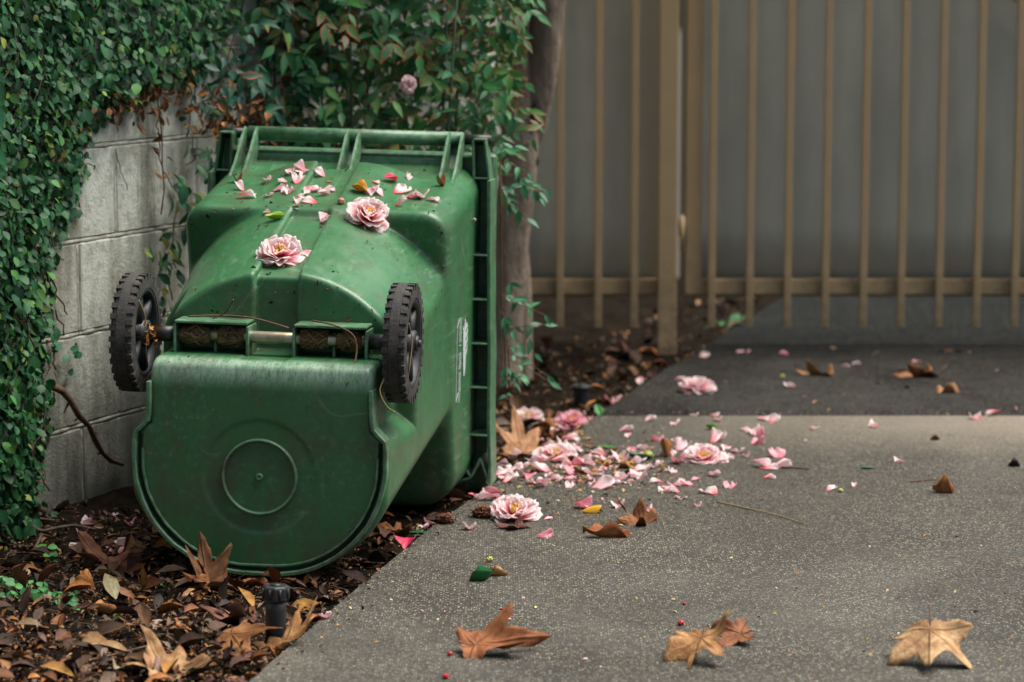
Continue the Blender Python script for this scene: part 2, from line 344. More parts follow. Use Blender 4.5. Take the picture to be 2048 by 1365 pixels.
M['fig'] = mat_leaf('creeper_leaf', 0.5, 0.12)
M['nandina'] = mat_leaf('red_edged_leaf', 0.45, 0.22, (0.50, 0.085, 0.03))
M['dry'] = mat_dry('dry_leaf')
M['petal'] = mat_petal('striped_petal', amount=0.70)
M['bloom'] = mat_petal('bloom_petal', (0.94, 0.15, 0.25), (1.0, 0.95, 0.94), 0.82, 0.6)
M['petal_pale'] = mat_petal('pale_petal', (0.90, 0.36, 0.45), (0.97, 0.83, 0.84), 0.62)
M['petal_pink'] = mat_petal('pink_petal', (0.86, 0.19, 0.30), (0.94, 0.60, 0.66), 0.7)
M['petal_hot'] = mat_petal('hot_pink_petal', (0.72, 0.035, 0.13), (0.80, 0.22, 0.30), 1.2)
M['stamen'] = mat_simple('yellow_stamen', (0.85, 0.50, 0.04), (0.80, 0.60, 0.16), 90, 0.6, 0.0)
M['bits'] = mat_tint('flower_crumbs'); M['berry'] = mat_simple('red_berry', (0.55, 0.012, 0.03), (0.36, 0.01, 0.02), 60, 0.3, 0.0)
M['cone'] = mat_simple('seed_husk', (0.20, 0.065, 0.025), (0.09, 0.028, 0.014), 90, 0.7, 0.6, 160)
M['bud'] = mat_simple('green_bud', (0.42, 0.46, 0.10), (0.26, 0.34, 0.07), 70, 0.45, 0.1)

# ------------------------------------------------------------------ ground: soil, driveway, apron
EDGE = [(-1.40, 0.0), (-0.470, 4.631), (-0.328, 5.34), (-0.180, 6.02), (0.020, 6.79), (0.229, 7.54), (0.509, 8.56), (0.70, 9.20), (1.01, 10.31), (2.60, 16.0), (5.4, 26.0)]
def edge_x(y):
    return float(np.interp(y, [e[1] for e in EDGE], [e[0] for e in EDGE]))
DRIVE_Z = 0.018
WA = ground(75, 1045); WDIR = Vector((math.sin(R(23)), math.cos(R(23)), 0)); WN = Vector((WDIR.y, -WDIR.x, 0))   # wall face: a point, its direction, its outward normal
def soil_z(x, y):
    z = -0.008 + 0.012 * mnoise.noise(Vector((x * 6, y * 6, 0))) + 0.006 * mnoise.noise(Vector((x * 23, y * 23, 3)))
    dw = (Vector((x, y, 0)) - Vector((WA.x, WA.y, 0))).dot(WN)
    z += 0.022 * math.exp(-max(dw, 0) / 0.12)
    de = x - edge_x(y)
    if de > -0.06: z = min(z, 0.008) if de < 0 else -0.02
    if de > 0.03: z = -0.06
    return z
def surf_z(x, y): return DRIVE_Z if x > edge_x(y) else soil_z(x, y)
def grid_sheet(name, xs, ys, zf, m, kind):
    V = [(x, y, zf(x, y)) for y in ys for x in xs]; n = len(xs)
    F = [(j * n + i, j * n + i + 1, (j + 1) * n + i + 1, (j + 1) * n + i) for j in range(len(ys) - 1) for i in range(n - 1)]
    me = bpy.data.meshes.new(name); me.from_pydata(V, [], F); smooth(me)
    o = link(name, me, m); o['kind'] = kind; return o
grid_sheet('ground', [-60, -20, 20, 60], [-30, 20, 60, 120], lambda x, y: -0.12, M['earth'], 'structure')
grid_sheet('soil_bed', np.arange(-2.6, 2.2, 0.024), np.arange(2.6, 11.5, 0.024), soil_z, M['soil'], 'structure')
def slab(name, ys, m, x_far, z=DRIVE_Z, jog=0.003, rag0=False, rag1=False):
    offs = [0.0, 0.008] + list(np.arange(0.03, 2.4, 0.03)) + [4.0, x_far]
    V = []; F = []; nx = len(offs) + 1
    for r, y in enumerate(ys):
        ch = max(0, mnoise.noise(Vector((y * 24, 3, 9))) - 0.25) * 0.022                     # chipped edge
        e = edge_x(y) + jog * mnoise.noise(Vector((y * 9, 1, 5))) + 0.5 * jog * mnoise.noise(Vector((y * 31, 7, 5))) + ch
        V.append((e, y, z - 0.11))
        for i, d in enumerate(offs):
            x = e + d; yy = y; zz = z - (0.008 if i == 0 else 0)
            if (rag0 and r == 0) or (rag1 and r == len(ys) - 1):
                q = 0.020 * mnoise.noise(Vector((x * 3, 2, 7))) + 0.006 * mnoise.noise(Vector((x * 30, 2, 7))); yy += q; zz -= 0.010
            V.append((x, yy, zz))
    for r in range(len(ys) - 1):
        for i in range(nx - 1): F.append((r * nx + i, r * nx + i + 1, (r + 1) * nx + i + 1, (r + 1) * nx + i))
    n0 = len(V)
    for r in (0, len(ys) - 1):
        k0 = len(V)
        for i in range(1, nx): x_, y_, z_ = V[r * nx + i]; V.append((x_, y_, z - 0.11))
        for i in range(1, nx - 1): F.append((r * nx + i, r * nx + i + 1, k0 + i, k0 + i - 1))
    me = bpy.data.meshes.new(name); me.from_pydata(V, [], F); bm = bmesh.new(); bm.from_mesh(me); bmesh.ops.recalc_face_normals(bm, faces=bm.faces); bm.to_mesh(me); bm.free()
    o = link(name, me, m); o['kind'] = 'structure'; return o
JOINT = 7.63
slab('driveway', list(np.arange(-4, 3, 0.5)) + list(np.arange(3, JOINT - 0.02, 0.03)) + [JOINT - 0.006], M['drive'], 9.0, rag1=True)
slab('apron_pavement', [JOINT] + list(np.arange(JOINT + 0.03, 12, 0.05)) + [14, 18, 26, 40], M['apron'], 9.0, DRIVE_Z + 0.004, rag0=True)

# ------------------------------------------------------------------ concrete block wall (left) with its mortar
wall = empty('block_wall', WA); wall.rotation_euler = (0, 0, -R(23))       # local +Y runs along the wall, +X is the outward normal
tag(wall, 'weathered grey concrete block wall behind the green bin', 'wall')
HB, LB = 0.2265, 0.405
wb = bmesh.new()
zs0 = -0.250
for r in range(11):
    z0 = zs0 + r * HB; off = (0.205 if r % 2 else -0.023)
    for k in range(-8, 14):
        y0 = off + k * LB
        if y0 + LB > 3.1: continue
        mtx = Matrix.Translation((-0.10 + random.uniform(-0.0015, 0.0015), y0 + LB / 2, z0 + HB / 2)) @ Matrix.Diagonal((0.20, LB - 0.010, HB - 0.010, 1))
        g = bmesh.ops.create_cube(wb, size=1.0, matrix=mtx)
        es = {e for v in g['verts'] for e in v.link_edges}
        bmesh.ops.bevel(wb, geom=list(es), offset=0.004, segments=1, affect='EDGES')
me = bpy.data.meshes.new('blocks'); wb.to_mesh(me); wb.free(); link('blocks', me, M['block'], wall)
mo = MB()
mo.box((-0.102, -0.2, 1.0), (0.196, 6.0, 2.46))
for r in range(1, 11):                                                        # ragged squeezed-out beds
    z0 = zs0 + r * HB
    pts = [(-0.0055 + 0.004 * mnoise.noise(Vector((y * 14, r, 0))), y, z0 + 0.003 * mnoise.noise(Vector((y * 9, r, 4)))) for y in np.arange(-3, 2.8, 0.02)]
    mo.tube(pts, [0.0058 + 0.0040 * mnoise.noise(Vector((p[1] * 22, r, 8))) for p in pts], 6)
    off = (0.205 if r % 2 else -0.023)
    for k in range(-7, 7):
        y0 = off + k * LB
        pts = [(-0.007 + 0.003 * mnoise.noise(Vector((z * 20, r, k))), y0, z) for z in np.arange(z0, z0 + HB, 0.02)]
        mo.tube(pts, 0.0055, 6)
mo.build('mortar', M['mortar'], wall)
def wall_pt(px, py, off=0.0):
    d = ray(px, py); o = Vector((0, 0, CAM_H)); t = ((WA + WN * off) - o).dot(WN) / d.dot(WN); return o + d * t

# ------------------------------------------------------------------ fence panel, post and gate
GY = 9.12
def gx(px): return at_depth(px, 640, GY).x
def gz(py): return at_depth(1024, py, GY).z
TOPZ = 1.95
def bar_panel(root, pxs, x0, x1, screen_x, zrail=(gz(590), gz(560))):
    zr = (zrail[0] + zrail[1]) / 2; hr = zrail[1] - zrail[0]
    bevel_box('bottom_rail', ((x0 + x1) / 2, GY + 0.034, zr), (x1 - x0, 0.038, hr), 0.003, M['tan'], root)
    bevel_box('top_rail', ((x0 + x1) / 2, GY + 0.034, TOPZ - 0.12), (x1 - x0, 0.038, hr), 0.003, M['tan'], root)
    proto = None
    for x in pxs:
        if proto is None:
            proto = bevel_box('bar', (0, 0, (TOPZ + gz(655)) / 2), (0.0255, 0.0255, TOPZ - gz(655)), 0.003, M['tan'], root); o = proto
        else:
            o = proto.copy(); C.objects.link(o); o.parent = root
        o.location = (x, GY, 0)
    # shade cloth behind the bars: a sheet with thickness that sags between the fixings
    s0, s1 = screen_x; n = 90; V = []; F = []
    zb = gz(599)
    for j, z in enumerate((zb, zb + 0.25, 0.9, 1.4, TOPZ - 0.1)):
        for i in range(n):
            x = s0 + (s1 - s0) * i / (n - 1); dy = 0.003 * math.sin(x * 46 + 0.6 * j) + 0.010 * mnoise.noise(Vector((x * 5, z * 2, 1)))
            V.append((x, GY + 0.085 + dy, z))
    for j in range(4):
        for i in range(n - 1): F.append((j * n + i, j * n + i + 1, (j + 1) * n + i + 1, (j + 1) * n + i))
    me = bpy.data.meshes.new('shade_cloth'); me.from_pydata(V, [], F); smooth(me)
    o = link('shade_cloth', me, M['screen'], root); so = o.modifiers.new('thick', 'SOLIDIFY'); so.thickness = 0.003
fp = empty('fence_panel', (0, 0, 0)); tag(fp, 'short tan metal fence panel of bars between tree trunk and square post', 'fence')
bar_panel(fp, [gx(p) for p in (816, 892, 968, 1045, 1120, 1196, 1268)], gx(770), gx(1314), (gx(770), gx(1322)))
gt = empty('gate', (0, 0, 0)); tag(gt, 'wide tan metal driveway gate of vertical bars backed by grey shade cloth', 'gate')
gbars = [gx(1422.5 + 75.6 * i) for i in range(16)]
bar_panel(gt, gbars, gx(1374), gx(2640), (gx(1362), gx(2640)))
bevel_box('stile', ((gx(1371) + gx(1402)) / 2, GY + 0.033, (TOPZ + gz(590)) / 2), (gx(1402) - gx(1371), 0.041, TOPZ - gz(590)), 0.003, M['tan'], gt)
br = MB(); a = at_depth(1985, -30, GY + 0.05); b2 = at_depth(2120, 62, GY + 0.05); br.tube([a, b2, b2 + (b2 - a) * 3], 0.006, 8); br.build('brace_rod', M['straw'], gt)
post = empty('gate_post', (gx(1333), GY, 0)); tag(post, 'square tan steel post standing in the soil between fence panel and gate', 'post')
bevel_box('post_tube', (0, 0.0, (TOPZ - 0.1) / 2 + 0.03), (gx(1352) - gx(1315), 0.065, TOPZ + 0.16), 0.004, M['tan'], post)
hg = MB(); hx = gx(1362) - gx(1333)
hg.box((hx, 0.005, gz(455)), (0.022, 0.03, 0.06)); hg.tube([(hx, -0.012, gz(502)), (hx, -0.012, gz(430))], 0.008, 10); hg.build('hinge', M['tan'], post)

# ------------------------------------------------------------------ the fallen wheelie bin
def smin(a, b, k):
    h = np.maximum(k - np.abs(a - b), 0) / k; return np.minimum(a, b) - h * h * k * 0.25
def smax(a, b, k): return -smin(-a, -b, k)
def rbox2(x, z, wd, z0, z1, rb, rt):
    """2D rounded box with its own radius for the lower and the upper corners"""
    zc = (z0 + z1) / 2; hz = (z1 - z0) / 2; r = np.where(z > zc, rt, rb)
    qx = np.abs(x) - wd + r; qz = np.abs(z - zc) - hz + r
    return np.minimum(np.maximum(qx, qz), 0) + np.sqrt(np.maximum(qx, 0) ** 2 + np.maximum(qz, 0) ** 2) - r
def boxd(x, y, z, c, h, r=0.0):
    qx = np.abs(x - c[0]) - h[0] + r; qy = np.abs(y - c[1]) - h[1] + r; qz = np.abs(z - c[2]) - h[2] + r
    return np.minimum(np.maximum(np.maximum(qx, qy), qz), 0) + np.sqrt(np.maximum(qx, 0) ** 2 + np.maximum(qy, 0) ** 2 + np.maximum(qz, 0) ** 2) - r
BL = 1.03
def bin_sdf(x, y, z):
    # A: the lower shell, a U-shaped section that rises from the base
    yc = np.clip(y, 0, 0.85)
    A = rbox2(x, z, 0.298 + 0.045 * yc, 0.175 * yc, 0.590 + 0.30 * yc, 0.262, 0.290)
    A = smax(A, np.abs(x) - (0.281 + 0.040 * yc), 0.006)                        # flat side panels
    A = smax(A, -(y - 0.0), 0.016); A = smax(A, y - 0.85, 0.01)
    # axle shelf: everything above it is cut away in front of the arch
    A = smax(A, -np.maximum(np.maximum(0.466 - z, y - 0.166), -(y + 0.2)), 0.013)
    A = smax(A, (z - 0.466) * 0.70 - (y + 0.0) * 0.72 + 0.006 + np.where(y > 0.1, -9, 0), 0.040)
    # wheel recesses
    led = 0.325 - (np.abs(x) - 0.243) * 0.72
    wl = np.maximum(np.maximum(0.244 - np.abs(x), led - z), y - 0.285)
    A = smax(A, -wl, 0.016)
    # channel down the middle of the back
    ch = np.maximum(np.abs(x + 0.005) - 0.047, -(z - (0.585 + 0.30 * yc - 0.014)))
    A = smax(A, -ch, 0.010)
    cf = np.maximum(np.maximum(np.abs(x + 0.005) - 0.047, y - 0.190), 0.466 - z)
    A = smax(A, -cf, 0.010)
    # B: the box-shaped upper shell with its slanted shoulder
    yb = np.clip(y, 0.4, BL)
    B = rbox2(x, z, 0.312 + 0.018 * (yb - 0.53), 0.012, 0.752 + 0.155 * (yb - 0.53), 0.10, 0.060)
    sh = (0.525 + (0.76 - z) * 0.30 - y) * 0.96
    B = smax(B, sh, 0.032); B = smax(B, y - BL, 0.006)
    # scooped corners of the shoulder, left and right of the ridge
    D = smin(A, B, 0.014)
    # groove round the base plate
    d2 = rbox2(x, z, 0.281, 0.0, 0.585, 0.25, 0.262)
    gr = np.maximum(np.maximum(np.abs(d2 + 0.0155) - 0.0062, y - 0.022), z - 0.300)
    D = np.maximum(D, -gr)
    # faint dished ring in the base
    rr = np.sqrt(x * x + (z - 0.216) ** 2)
    D = smax(D, -np.maximum(rr - 0.122, y - 0.0016), 0.004)
    return D
def surface_nets(f, lo, hi, h):
    ax = [np.arange(lo[i], hi[i] + h, h, dtype=np.float32) for i in range(3)]
    Fv = np.empty([len(a) for a in ax], np.float32)
    Y, Z = np.meshgrid(ax[1], ax[2], indexing='ij')
    for i0 in range(0, len(ax[0]), 16):
        X = ax[0][i0:i0 + 16][:, None, None]
        Fv[i0:i0 + 16] = f(X + 0 * Y[None], Y[None] + 0 * X, Z[None] + 0 * X)
    S = Fv < 0
    c = [S[a:S.shape[0] - 1 + a, b:S.shape[1] - 1 + b, d:S.shape[2] - 1 + d] for a in (0, 1) for b in (0, 1) for d in (0, 1)]
    cnt = sum(q.astype(np.int8) for q in c); I = np.argwhere((cnt > 0) & (cnt < 8))
    idx = -np.ones(cnt.shape, np.int64); idx[tuple(I.T)] = np.arange(len(I))
    acc = np.zeros((len(I), 3)); num = np.zeros(len(I))
    cor = [(a, b, d) for a in (0, 1) for b in (0, 1) for d in (0, 1)]
    val = {q: Fv[I[:, 0] + q[0], I[:, 1] + q[1], I[:, 2] + q[2]] for q in cor}
    for q in cor:
        for k in range(3):
            if q[k] == 0:
                p = list(q); p[k] = 1; p = tuple(p)
                m = (val[q] < 0) != (val[p] < 0); t = np.where(m, val[q] / np.where(m, val[q] - val[p], 1), 0)
                pos = np.array(q, float)[None] + np.eye(3)[k][None] * t[:, None]
                acc += pos * m[:, None]; num += m
    V = (I + acc / num[:, None]) * h + np.array(lo)
    Q = []
    for k in range(3):
        a, b = [(1, 2), (2, 0), (0, 1)][k]
        s0 = [slice(None)] * 3; s1 = [slice(None)] * 3; s0[k] = slice(0, -1); s1[k] = slice(1, None)
        E = np.argwhere(S[tuple(s0)] != S[tuple(s1)])
        E = E[(E[:, a] > 0) & (E[:, b] > 0) & (E[:, a] < cnt.shape[a]) & (E[:, b] < cnt.shape[b])]
        ea = np.eye(3, dtype=int)[a]; eb = np.eye(3, dtype=int)[b]
        g = lambda o: idx[tuple((E - o).T)]
        q = np.stack([g(ea + eb), g(eb), g(0 * ea), g(ea)], 1)
        inn = S[tuple(E.T)]; q[~inn] = q[~inn][:, ::-1]; Q.append(q)
    Q = np.concatenate(Q)
    e = 1e-3
    for _ in range(3):                                                          # pull the vertices onto the surface
        f0 = f(V[:, 0], V[:, 1], V[:, 2])
        gd = np.stack([f(*(V + np.eye(3)[k] * e).T) - f(*(V - np.eye(3)[k] * e).T) for k in range(3)], 1) / (2 * e)
        st = gd * (f0 / np.maximum((gd ** 2).sum(1), 0.25))[:, None]
        V = V - np.clip(st, -h * 0.35, h * 0.35)
    return V, Q

BIN_YAW, BIN_ROLL = 7.5, 1.3
b0 = ground(517, 1155)
bin_ = empty('wheelie_bin', (b0.x, b0.y, 0.004)); bin_.rotation_euler = Euler((0, R(BIN_ROLL), -R(BIN_YAW)), 'XYZ')
bin_.rotation_euler = (Matrix.Rotation(-R(BIN_YAW), 3, 'Z') @ Matrix.Rotation(R(BIN_ROLL), 3, 'Y')).to_euler()
BM = Matrix.Translation(bin_.location) @ bin_.rotation_euler.to_matrix().to_4x4()
tag(bin_, 'scuffed green wheelie bin lying on its front with its wheels in the air', 'wheelie bin')
V, Q = surface_nets(bin_sdf, (-0.36, -0.03, -0.03), (0.36, 1.06, 0.90), 0.0048)
me = bpy.data.meshes.new('body'); me.from_pydata(V.tolist(), [], Q.tolist()); smooth(me); me.update()
body = link('body', me, M['plastic'], bin_)
bvh = BVHTree.FromPolygons([BM @ Vector(v) for v in V], Q.tolist())

def ribbon(name, path, half_w, y0, y1, m, parent, closed=False):
    """strip swept along a path of (x, z): half_w to each side in the xz plane, from y0 to y1 along the bin"""
    P = np.array(path, float); T = np.gradient(P, axis=0); T /= np.linalg.norm(T, axis=1)[:, None] + 1e-9
    N = np.stack([T[:, 1], -T[:, 0]], 1); V = []; F = []
    for p, n in zip(P, N):
        a = p + n * half_w; b = p - n * half_w
        V += [(a[0], y0 + 0.002, a[1]), (p[0] + n[0] * half_w * 0.6, y0, p[1] + n[1] * half_w * 0.6), (p[0] - n[0] * half_w * 0.6, y0, p[1] - n[1] * half_w * 0.6), (b[0], y0 + 0.002, b[1]), (b[0], y1, b[1]), (a[0], y1, a[1])]
    k = len(P)
    for i in range(k - 1):
        for j in range(6): F.append((i * 6 + j, i * 6 + (j + 1) % 6, (i + 1) * 6 + (j + 1) % 6, (i + 1) * 6 + j))
    F.append((5, 4, 3, 2, 1, 0)); F.append(tuple((k - 1) * 6 + j for j in range(6)))
    me = bpy.data.meshes.new(name); me.from_pydata(V, [], F)
    bm = bmesh.new(); bm.from_mesh(me); bmesh.ops.recalc_face_normals(bm, faces=bm.faces); bm.to_mesh(me); bm.free()
    return link(name, me, m, parent)
def u_path(inset, ztop, n=40, upper=None):
    w_ = 0.281 - inset; r = 0.25 - inset; cz = 0.25; pts = []
    for a in np.linspace(math.pi, 1.5 * math.pi, n): pts.append((-(w_ - r) + r * math.cos(a), cz + r * math.sin(a)))
    for a in np.linspace(1.5 * math.pi, 2 * math.pi, n): pts.append(((w_ - r) + r * math.cos(a), cz + r * math.sin(a)))
    pts = [(-w_, ztop)] + [(-w_, cz + (ztop - cz) * t) for t in (0.66, 0.33)] + pts + [(w_, cz + (ztop - cz) * t) for t in (0.33, 0.66)] + [(w_, ztop)]
    if upper: pts = [(-x, z) for x, z in upper[::-1]] + pts + list(upper)
    out = []                                                                    # worn, wavy plastic edge
    for i, (x, z) in enumerate(pts):
        q = 0.0022 * mnoise.noise(Vector((x * 30, z * 30, inset * 90))); out.append((x + q, z + q * 0.6))
    return out
ribbon('base_rim', u_path(0.006, 0.288, upper=[(0.272, 0.304), (0.258, 0.317), (0.247, 0.330), (0.244, 0.345), (0.243, 0.38), (0.243, 0.415)]), 0.0048, -0.012, 0.03, M['plastic_face'], bin_)
ribbon('base_lip', u_path(0.0235, 0.268), 0.0026, -0.0065, 0.02, M['plastic_face'], bin_)
# ring and dimple moulded in the base
def lathe_y(name, prof, c, m, parent, n=64):
    """prof: (radius, y) pairs turned about the bin's long axis"""
    V = []; F = []
    for r, y in prof:
        for j in range(n):
            a = 2 * math.pi * j / n; V.append((c[0] + r * math.cos(a), c[1] + y, c[2] + r * math.sin(a)))
    for i in range(len(prof) - 1):
        for j in range(n): F.append((i * n + j, i * n + (j + 1) % n, (i + 1) * n + (j + 1) % n, (i + 1) * n + j))
    me = bpy.data.meshes.new(name); me.from_pydata(V, [], F)
    bm = bmesh.new(); bm.from_mesh(me); bmesh.ops.remove_doubles(bm, verts=bm.verts, dist=1e-5); bmesh.ops.recalc_face_normals(bm, faces=bm.faces); bm.to_mesh(me); bm.free()
    smooth(me); return link(name, me, m, parent)
lathe_y('base_ring', [(0.0845, 0.010), (0.0835, -0.003), (0.0815, -0.0065), (0.0785, -0.0065), (0.0765, -0.002), (0.0755, 0.010)], (0, 0, 0.216), M['plastic_face'], bin_, 96)
lathe_y('base_stud', [(0.0085, 0.01), (0.008, -0.003), (0.006, -0.0055), (0.003, -0.004), (0.00001, -0.0035)], (0, 0, 0.216), M['plastic_face'], bin_, 24)

# axle, sleeves and the two housings
AXY, AXZ = 0.118, 0.503
ax_ = MB(); ax_.tube([(-0.30, AXY, AXZ), (0.30, AXY, AXZ)], 0.0135, 20); ax_.build('axle', M['steel'], bin_)
for s in (-1, 1):
    t = MB(); t.tube([(s * 0.215, AXY, AXZ), (s * 0.268, AXY, AXZ)], 0.0175, 18); t.build('axle_sleeve', M['black'], bin_)
def housing(x0, x1):
    g = MB(); y0, y1, z0, z1, th = 0.092, 0.175, 0.462, 0.534, 0.006
    g.box(((x0 + x1) / 2, (y0 + y1) / 2, z1), (x1 - x0, y1 - y0, th))
    for x in (x0, x1): g.box((x, (y0 + y1) / 2, (z0 + z1) / 2 - th / 2), (th, y1 - y0 - 0.002, z1 - z0 - th))
    g.box(((x0 + x1) / 2 + 0.004, y1 - 0.03, (z0 + z1) / 2 - th), (th, 0.05, z1 - z0 - 3 * th))
    o = g.build('axle_housing', M['plastic_face'], bin_); o.data.polygons.foreach_set('use_smooth', [False] * len(o.data.polygons))
    bv = o.modifiers.new('edge', 'BEVEL'); bv.width = 0.002; bv.segments = 2
    for a, b in ((x0 + 0.012, x0 + (x1 - x0) * 0.46), (x0 + (x1 - x0) * 0.58, x1 - 0.012)):          # dry fibres wound round the axle
        w_ = MB(); k = 18
        for i in range(26):
            ph = random.random() * 6.28; tw = random.uniform(-3, 3); r0 = random.uniform(0.015, 0.0215)
            xa = a + (b - a) * random.random() * 0.4; xb = b - (b - a) * random.random() * 0.4
            w_.tube([(xa + (xb - xa) * j / k, AXY + r0 * math.cos(ph + tw * j / k), AXZ + r0 * math.sin(ph + tw * j / k)) for j in range(k + 1)], 0.0030, 5)
        w_.tube([(a, AXY, AXZ), (b, AXY, AXZ)], 0.0185, 14)
        w_.build('wound_fibre', M['wrap'], o)
housing(-0.214, -0.052); housing(0.051, 0.211)

def make_wheel(parent, x, side):
    wh = empty('wheel', (x, AXY, AXZ)); wh.parent = parent
    n = 72; prof = []; Wd = 0.0245
    for xx, r in ((-Wd, 0.099), (-Wd, 0.112), (-Wd * 0.94, 0.122), (-Wd * 0.70, 0.1268), (-Wd * 0.3, 0.128), (Wd * 0.3, 0.128), (Wd * 0.70, 0.1268), (Wd * 0.94, 0.122), (Wd, 0.112), (Wd, 0.099)):
        prof.append((xx, r))
    g = MB(); V = []; F = []
    for xx, r in prof:
        for j in range(n):
            a = 2 * math.pi * j / n; V.append((xx, r * math.cos(a), r * math.sin(a)))
    k = len(prof)
    for i in range(k):
        for j in range(n): F.append((i * n + j, i * n + (j + 1) % n, ((i + 1) % k) * n + (j + 1) % n, ((i + 1) % k) * n + j))
    g.add(V, F)
    for j in range(64):                                                         # tread: a smooth middle band and staggered side blocks
        a = 2 * math.pi * j / 64; rot = Matrix.Rotation(a, 3, 'X')
        if j % 2 == 0: rows = ((-0.0178, 0.0135),)
        else: rows = ((0.0178, 0.0135),)
        for xx, ww in rows:
            c = rot @ Vector((xx, 0, 0.1225)); g.box(c, (ww, 0.0112, 0.0150), rot=rot)
    for i, xx in enumerate((-0.0085, 0.0085)):
        pass
    V = []; F = []
    for xx, r in ((-0.0108, 0.124), (-0.0100, 0.1305), (0.0100, 0.1305), (0.0108, 0.124)):
        for j in range(n):
            a = 2 * math.pi * j / n; V.append((xx, r * math.cos(a), r * math.sin(a)))
    for i in range(3):
        for j in range(n): F.append((i * n + j, i * n + (j + 1) % n, (i + 1) * n + (j + 1) % n, (i + 1) * n + j))
    g.add(V, F); ty = g.build('tyre', M['rubber'], wh)
    ty.data.polygons.foreach_set('use_smooth', [False] * len(ty.data.polygons))
    h = MB()
    def ring(prof, m=h):
        V = []; F = []
        for xx, r in prof:
            for j in range(48):
                a = 2 * math.pi * j / 48; V.append((xx, r * math.cos(a), r * math.sin(a)))
        kk = len(prof)
        for i in range(kk):
            for j in range(48): F.append((i * 48 + j, i * 48 + (j + 1) % 48, ((i + 1) % kk) * 48 + (j + 1) % 48, ((i + 1) % kk) * 48 + j))
        m.add(V, F)
    ring([(-0.023, 0.101), (-0.023, 0.088), (0.023, 0.088), (0.023, 0.101)])
    ring([(-0.027, 0.028), (-0.027, 0.001), (0.027, 0.001), (0.027, 0.028)])
    ring([(-0.004, 0.090), (-0.004, 0.027), (0.004, 0.027), (0.004, 0.090)])
    for j in range(6):
        a = 2 * math.pi * j / 6 + 0.3; rot = Matrix.Rotation(a, 3, 'X'); c = rot @ Vector((0, 0, 0.058)); h.box(c, (0.036, 0.020, 0.064), rot=rot)
    h.build('rim', M['rimplastic'], wh)
    cp = MB(); cp.tube([(side * 0.026, 0, 0), (side * 0.033, 0, 0)], 0.017, 20); cp.tube([(side * 0.032, 0, 0), (side * 0.039, 0, 0)], 0.008, 16)
    cp.build('hub_cap', M['rimplastic'], wh)
    return wh
make_wheel(bin_, -0.306, -1); make_wheel(bin_, 0.288, 1)

# rim: face plate, skirts with gussets, lugs, handle
HW = lambda z: 0.352 + (0.80 - z) * 0.022                                        # half width of the rim, wider towards the front
rm = MB()
def quadprism(x0, x1, ya, yb, za, zb, top=None):
    rm.box(((x0 + x1) / 2, (ya + yb) / 2, (za + zb) / 2), (abs(x1 - x0), abs(yb - ya), abs(zb - za)))
for s in (-1, 1):                                                               # side skirts follow the taper
    z = np.linspace(0.035, 0.80, 18)
    V = []; F = []
    for zz in z:
        x = s * HW(zz); wob = 0.0025 * mnoise.noise(Vector((zz * 7, s, 0)))
        for dx, yy in ((-0.0045, 0.945), (0.0045, 0.945), (0.0045, 1.045), (-0.0045, 1.045)): V.append((x + dx + wob, yy + wob, zz))
    for i in range(len(z) - 1):
        for j in range(4): F.append((i * 4 + j, i * 4 + (j + 1) % 4, (i + 1) * 4 + (j + 1) % 4, (i + 1) * 4 + j))
    F += [(3, 2, 1, 0), tuple(68 + j for j in range(4))]
    rm.add(V, F)
    for zz in (0.165, 0.285, 0.395, 0.505, 0.615):
        x1 = HW(zz) - 0.004
        rm.box((s * (0.300 + x1) / 2, 0.985, zz), (x1 - 0.300, 0.098, 0.0045))
    # lug at the back corner of the rim with the hinge pin
    xo, xi = 0.338, 0.308
    for xa, xb, za, zb in ((0.350, 0.337, 0.800, 0.895), (0.312, 0.308, 0.79, 0.895)):
        v = [(s * xa, 0.985, za), (s * xa, 1.045, za), (s * xb, 1.045, zb), (s * xb, 0.985, zb)]
        v2 = [(q[0] - s * 0.006, q[1], q[2]) for q in v]
        rm.add(v + v2, [(0, 1, 2, 3), (7, 6, 5, 4), (0, 4, 5, 1), (1, 5, 6, 2), (2, 6, 7, 3), (3, 7, 4, 0)])
    rm.box((s * 0.321, 1.015, 0.897), (0.032, 0.06, 0.005)); rm.box((s * 0.328, 1.015, 0.802), (0.044, 0.06, 0.005))
    rm.box((s * 0.288, 1.02, 0.853), (0.034, 0.04, 0.005))
    rm.box((s * 0.323, 1.04, 0.845), (0.028, 0.005, 0.09))
    # folded corner at the front of the rim
    for xa, za, xb, zb in ((0.285, 0.115, 0.322, 0.055), (0.322, 0.055, 0.345, 0.105), (0.345, 0.105, 0.368, 0.045), (0.25, 0.03, 0.322, 0.055)):
        dx, dz = xb - xa, zb - za; L = math.hypot(dx, dz)
        rot = Matrix.Rotation(-math.atan2(dz, dx) * 1.0, 3, 'Y')
        c = (s * (xa + xb) / 2, 0.995, (za + zb) / 2)
        if s < 0: rot = Matrix.Rotation(math.atan2(dz, dx), 3, 'Y')
        rm.box(c, (L, 0.095, 0.006), rot=rot)
rm.box((0, 1.04, 0.41), (0.70, 0.012, 0.77))                                     # face plate of the rim
rm.box((0, 1.028, 0.828), (0.62, 0.006, 0.034))                                  # upstand along the back edge
rm.box((0, 1.035, 0.018), (0.60, 0.03, 0.03))
ro = rm.build('rim', M['plastic_face'], bin_); ro.data.polygons.foreach_set('use_smooth', [False] * len(ro.data.polygons))
bv = ro.modifiers.new('edge', 'BEVEL'); bv.width = 0.0018; bv.segments = 2; bv.limit_method = 'ANGLE'
hd = MB(); HY, HZ = 1.035, 0.894
hd.tube([(-0.272, HY, HZ), (0.272, HY, HZ)], 0.0185, 24); hd.build('handle', M['plastic'], bin_)
